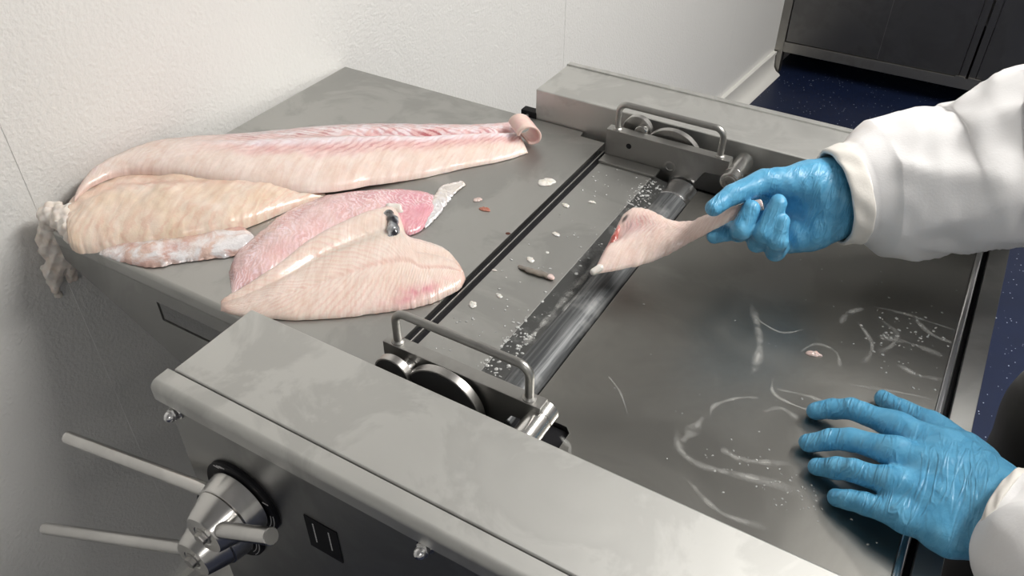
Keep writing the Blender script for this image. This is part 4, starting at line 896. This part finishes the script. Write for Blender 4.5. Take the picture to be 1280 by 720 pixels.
def sleeve(path, seed, folds, n=72, m=150, droop=0.0):
    """a tube of cloth along a path of (point, radius), with slack folds; open at the cuff"""
    P = crom([np.array(list(p) + [r]) for p, r in path], m); V = []; F = []
    C0 = P[:, :3]; rad = P[:, 3]
    up = np.array((0.0, 0.0, 1.0)); ax0 = C0[m // 3] - C0[0]; ax0 = ax0 / np.linalg.norm(ax0); sk0 = np.cross(ax0, up)
    for layer in (0, 1):
        for i in range(m):
            d = C0[min(i + 1, m - 1)] - C0[max(i - 1, 0)]; d = d / np.linalg.norm(d)
            s = np.cross(d, up); s /= np.linalg.norm(s); w = np.cross(s, d)
            for k in range(n):
                a = 2 * PI * k / n; t = i / (m - 1)
                nrm = s * math.cos(a) + w * math.sin(a)
                q = C0[i] + nrm * rad[i]
                f = 0.0
                g = smooth(np.array([0.0]), np.array([1.0]), np.array([min(1, i / (m * 0.12))]))[0] if False else min(1.0, max(0.0, (i / m - 0.09) / 0.10))
                al = np.dot(q - C0[0], ax0)
                e_ = q - ax0 * al * 0.55                       # folds run mostly along the arm, slightly askew
                e_ = e_ + sk0 * al * 0.35
                f += folds[0] * mnoise.noise((e_[0] * 13 + seed, e_[1] * 13, e_[2] * 13))
                f += folds[1] * (1 - 2.2 * abs(mnoise.noise((e_[0] * 20 + seed + 7, e_[1] * 20, e_[2] * 20))))
                f += folds[2] * mnoise.noise((q[0] * 45 + seed, q[1] * 45, q[2] * 45))
                q = q + nrm * (f * g - (0.0016 if layer else 0))
                V.append(q)
    N = n * m
    for i in range(m - 1):
        for k in range(n):
            a, b, c, d = i * n + k, i * n + (k + 1) % n, (i + 1) * n + (k + 1) % n, (i + 1) * n + k
            F.append((a, b, c, d)); F.append((a + N, d + N, c + N, b + N))
    for k in range(n):
        a, b = k, (k + 1) % n; F.append((a, a + N, b + N, b))
        a += (m - 1) * n; b += (m - 1) * n; F.append((a, b, b + N, a + N))
    me = bpy.data.meshes.new('sleeve'); me.from_pydata([tuple(v) for v in V], [], F); me.update()
    bm = bmesh.new(); bm.from_mesh(me); me2 = from_bm(bm); me2.polygons.foreach_set('use_smooth', [True] * len(me2.polygons)); return me2
def cuff_band(path, t0=0.0, t1=0.10, seed=0.0, n=72):
    P = crom([np.array(list(p) + [r]) for p, r in path], 150); m = 16; V = []; F = []
    up = np.array((0.0, 0.0, 1.0)); idx = np.linspace(t0 * 149, t1 * 149, m)
    for layer in (0, 1):
        for q_, ii in enumerate(idx):
            i = int(ii); fr = ii - i; c = P[i] * (1 - fr) + P[min(i + 1, 149)] * fr
            d = P[min(i + 1, 149), :3] - P[max(i - 1, 0), :3]; d /= np.linalg.norm(d)
            s = np.cross(d, up); s /= np.linalg.norm(s); w = np.cross(s, d)
            e = q_ / (m - 1); bulge = 0.0022 - 0.0015 * (abs(2 * e - 1) ** 4)
            for k in range(n):
                a = 2 * PI * k / n; nrm = s * math.cos(a) + w * math.sin(a)
                rp_ = 0.0012 * math.sin(9 * a + 5 * e + seed) * math.sin(3 * a + seed)
                V.append(c[:3] + nrm * (c[3] + (bulge if layer == 0 else -0.0026) + rp_))
    N = n * m
    for i in range(m - 1):
        for k in range(n):
            a, b, c, d = i * n + k, i * n + (k + 1) % n, (i + 1) * n + (k + 1) % n, (i + 1) * n + k
            F.append((a, b, c, d)); F.append((a + N, d + N, c + N, b + N))
    for k in range(n):
        a, b = k, (k + 1) % n; F.append((a, a + N, b + N, b)); a += (m - 1) * n; b += (m - 1) * n; F.append((a, b, b + N, a + N))
    me = bpy.data.meshes.new('cuff'); me.from_pydata([tuple(v) for v in V], [], F); me.update()
    bm = bmesh.new(); bm.from_mesh(me); me2 = from_bm(bm); me2.polygons.foreach_set('use_smooth', [True] * len(me2.polygons)); return me2

SHR, SHL = (0.36, 1.22, 1.38), (0.36, 0.82, 1.38)
ELR, ELL = (0.235, 1.16, 1.155), (0.34, 0.70, 1.10)
# the body: one continuous figure (head, neck, trunk, arms to the wrists, legs)
BODY = [[((0.42, 1.02, 0.98), .13), ((0.41, 1.02, 1.15), .12), ((0.37, 1.02, 1.32), .125)],
        [((0.36, 1.02, 1.32), .09), (SHR, .062)], [((0.36, 1.02, 1.32), .09), (SHL, .062)],
        [((0.36, 1.02, 1.38), .065), ((0.33, 1.02, 1.52), .052)],
        [((0.315, 1.02, 1.60), .082), ((0.30, 1.02, 1.66), .086)], [((0.27, 1.02, 1.565), .050), ((0.30, 1.02, 1.60), .07)],
        [((0.212, 1.02, 1.60), .010), ((0.222, 1.02, 1.635), .007)],
        [((0.305, 1.105, 1.60), .013), ((0.305, 1.105, 1.635), .015)], [((0.305, 0.935, 1.60), .013), ((0.305, 0.935, 1.635), .015)],
        [(SHR, .058), (ELR, .046), (WRIST_R, .030)], [(SHL, .058), (ELL, .046), (WRIST_L, .028)],
        [((0.42, 1.12, 0.95), .095), ((0.345, 1.23, 0.52), .062), ((0.35, 1.26, 0.10), .042)], [((0.42, 0.92, 0.95), .095), ((0.39, 0.87, 0.52), .062), ((0.40, 0.86, 0.10), .042)]]
obj('body', blob(BODY, 0.03, 0.011, 0, 1, 2), M_SKIN, pe)
obj('hair', cut(blob([[((0.330, 1.02, 1.665), .092), ((0.335, 1.02, 1.62), .090)]], 0.02, 0.008, 0.002, 160, 1), (0.27, 1.02, 1.66), (-0.8, 0, -0.6)), M_HAIR, pe)
for y in (1.055, 0.985):
    ey = obj('eye', lathe((0.229, y, 1.630), (0.20, y, 1.630), [(-0.008, 0.004), (-0.003, 0.013), (0.002, 0.011), (0.005, 0.005)], 20), M_PRINT, pe)
    obj('iris', lathe((0.2235, y, 1.630), (0.20, y, 1.630), [(0.0, 0.0058), (0.0010, 0.0050), (0.0016, 0.002)], 20), M_IRIS, ey)
    obj('eyebrow', tube([(0.226, y - 0.018, 1.650), (0.221, y, 1.655), (0.226, y + 0.018, 1.650)], 0.0035, 8), M_HAIR, pe)
obj('mouth', tube([(0.222, 1.02 - 0.022, 1.570), (0.216, 1.02, 1.568), (0.222, 1.02 + 0.022, 1.570)], 0.004, 10), plain('lips', (0.45, 0.2, 0.17), 0.5), pe)
COAT = [[((0.43, 1.02, 0.66), .17), ((0.425, 1.02, 0.98), .155), ((0.41, 1.02, 1.15), .145), ((0.37, 1.02, 1.34), .14)],
        [((0.43, 1.16, 0.66), .15), ((0.42, 1.13, 1.0), .12)], [((0.43, 0.88, 0.66), .15), ((0.42, 0.91, 1.0), .12)],
        [((0.36, 1.02, 1.34), .11), (SHR, .085)], [((0.36, 1.02, 1.34), .11), (SHL, .085)]]
ct = obj('coat', cut(blob(COAT, 0.04, 0.012, 0.004, 22, 2), (0, 0, 0.70), (0, 0, -1)), M_COAT, pe)
cr = SLEEVE_RIGHT + [(ELR, .100), (((ELR[0] + SHR[0]) / 2, (ELR[1] + SHR[1]) / 2, (ELR[2] + SHR[2]) / 2), .098), (SHR, .095)]
s1 = obj('sleeve', sleeve(cr, 1.0, (0.020, 0.009, 0.002), 80, 190), M_COAT, ct)
obj('cuff', cuff_band(cr, 0.0, 0.075, 0.5), M_CUFF, ct)
cl_ = SLEEVE_LEFT + [(ELL, .075), (SHL, .095)]
s2 = obj('sleeve', sleeve(cl_, 5.0, (0.010, 0.005, 0.0015), 72, 150), M_COAT, ct)
obj('cuff', cuff_band(cl_, 0.0, 0.13, 2.5), M_CUFF, ct)
TR = [[((0.42, 1.11, 0.92), .13), ((0.338, 1.225, 0.58), .118), ((0.342, 1.255, 0.16), .110)], [((0.42, 0.94, 0.92), .13), ((0.38, 0.87, 0.55), .110), ((0.39, 0.86, 0.16), .095)]]
obj('trousers', cut(blob(TR, 0.03, 0.012, 0.004, 25, 2), (0, 0, 0.10), (0, 0, -1)), M_TROUSER, pe)
for y, x in ((1.26, .35), (.86, .40)):
    obj('boot', cut(blob([[((x, y, 0.04), .048), ((x - 0.17, y, 0.036), .042)], [((x, y, 0.05), .05), ((x, y, 0.22), .06)]], 0.03, 0.008, 0, 1, 2), (0, 0, 0.0), (0, 0, -1)), M_BOOT, pe)
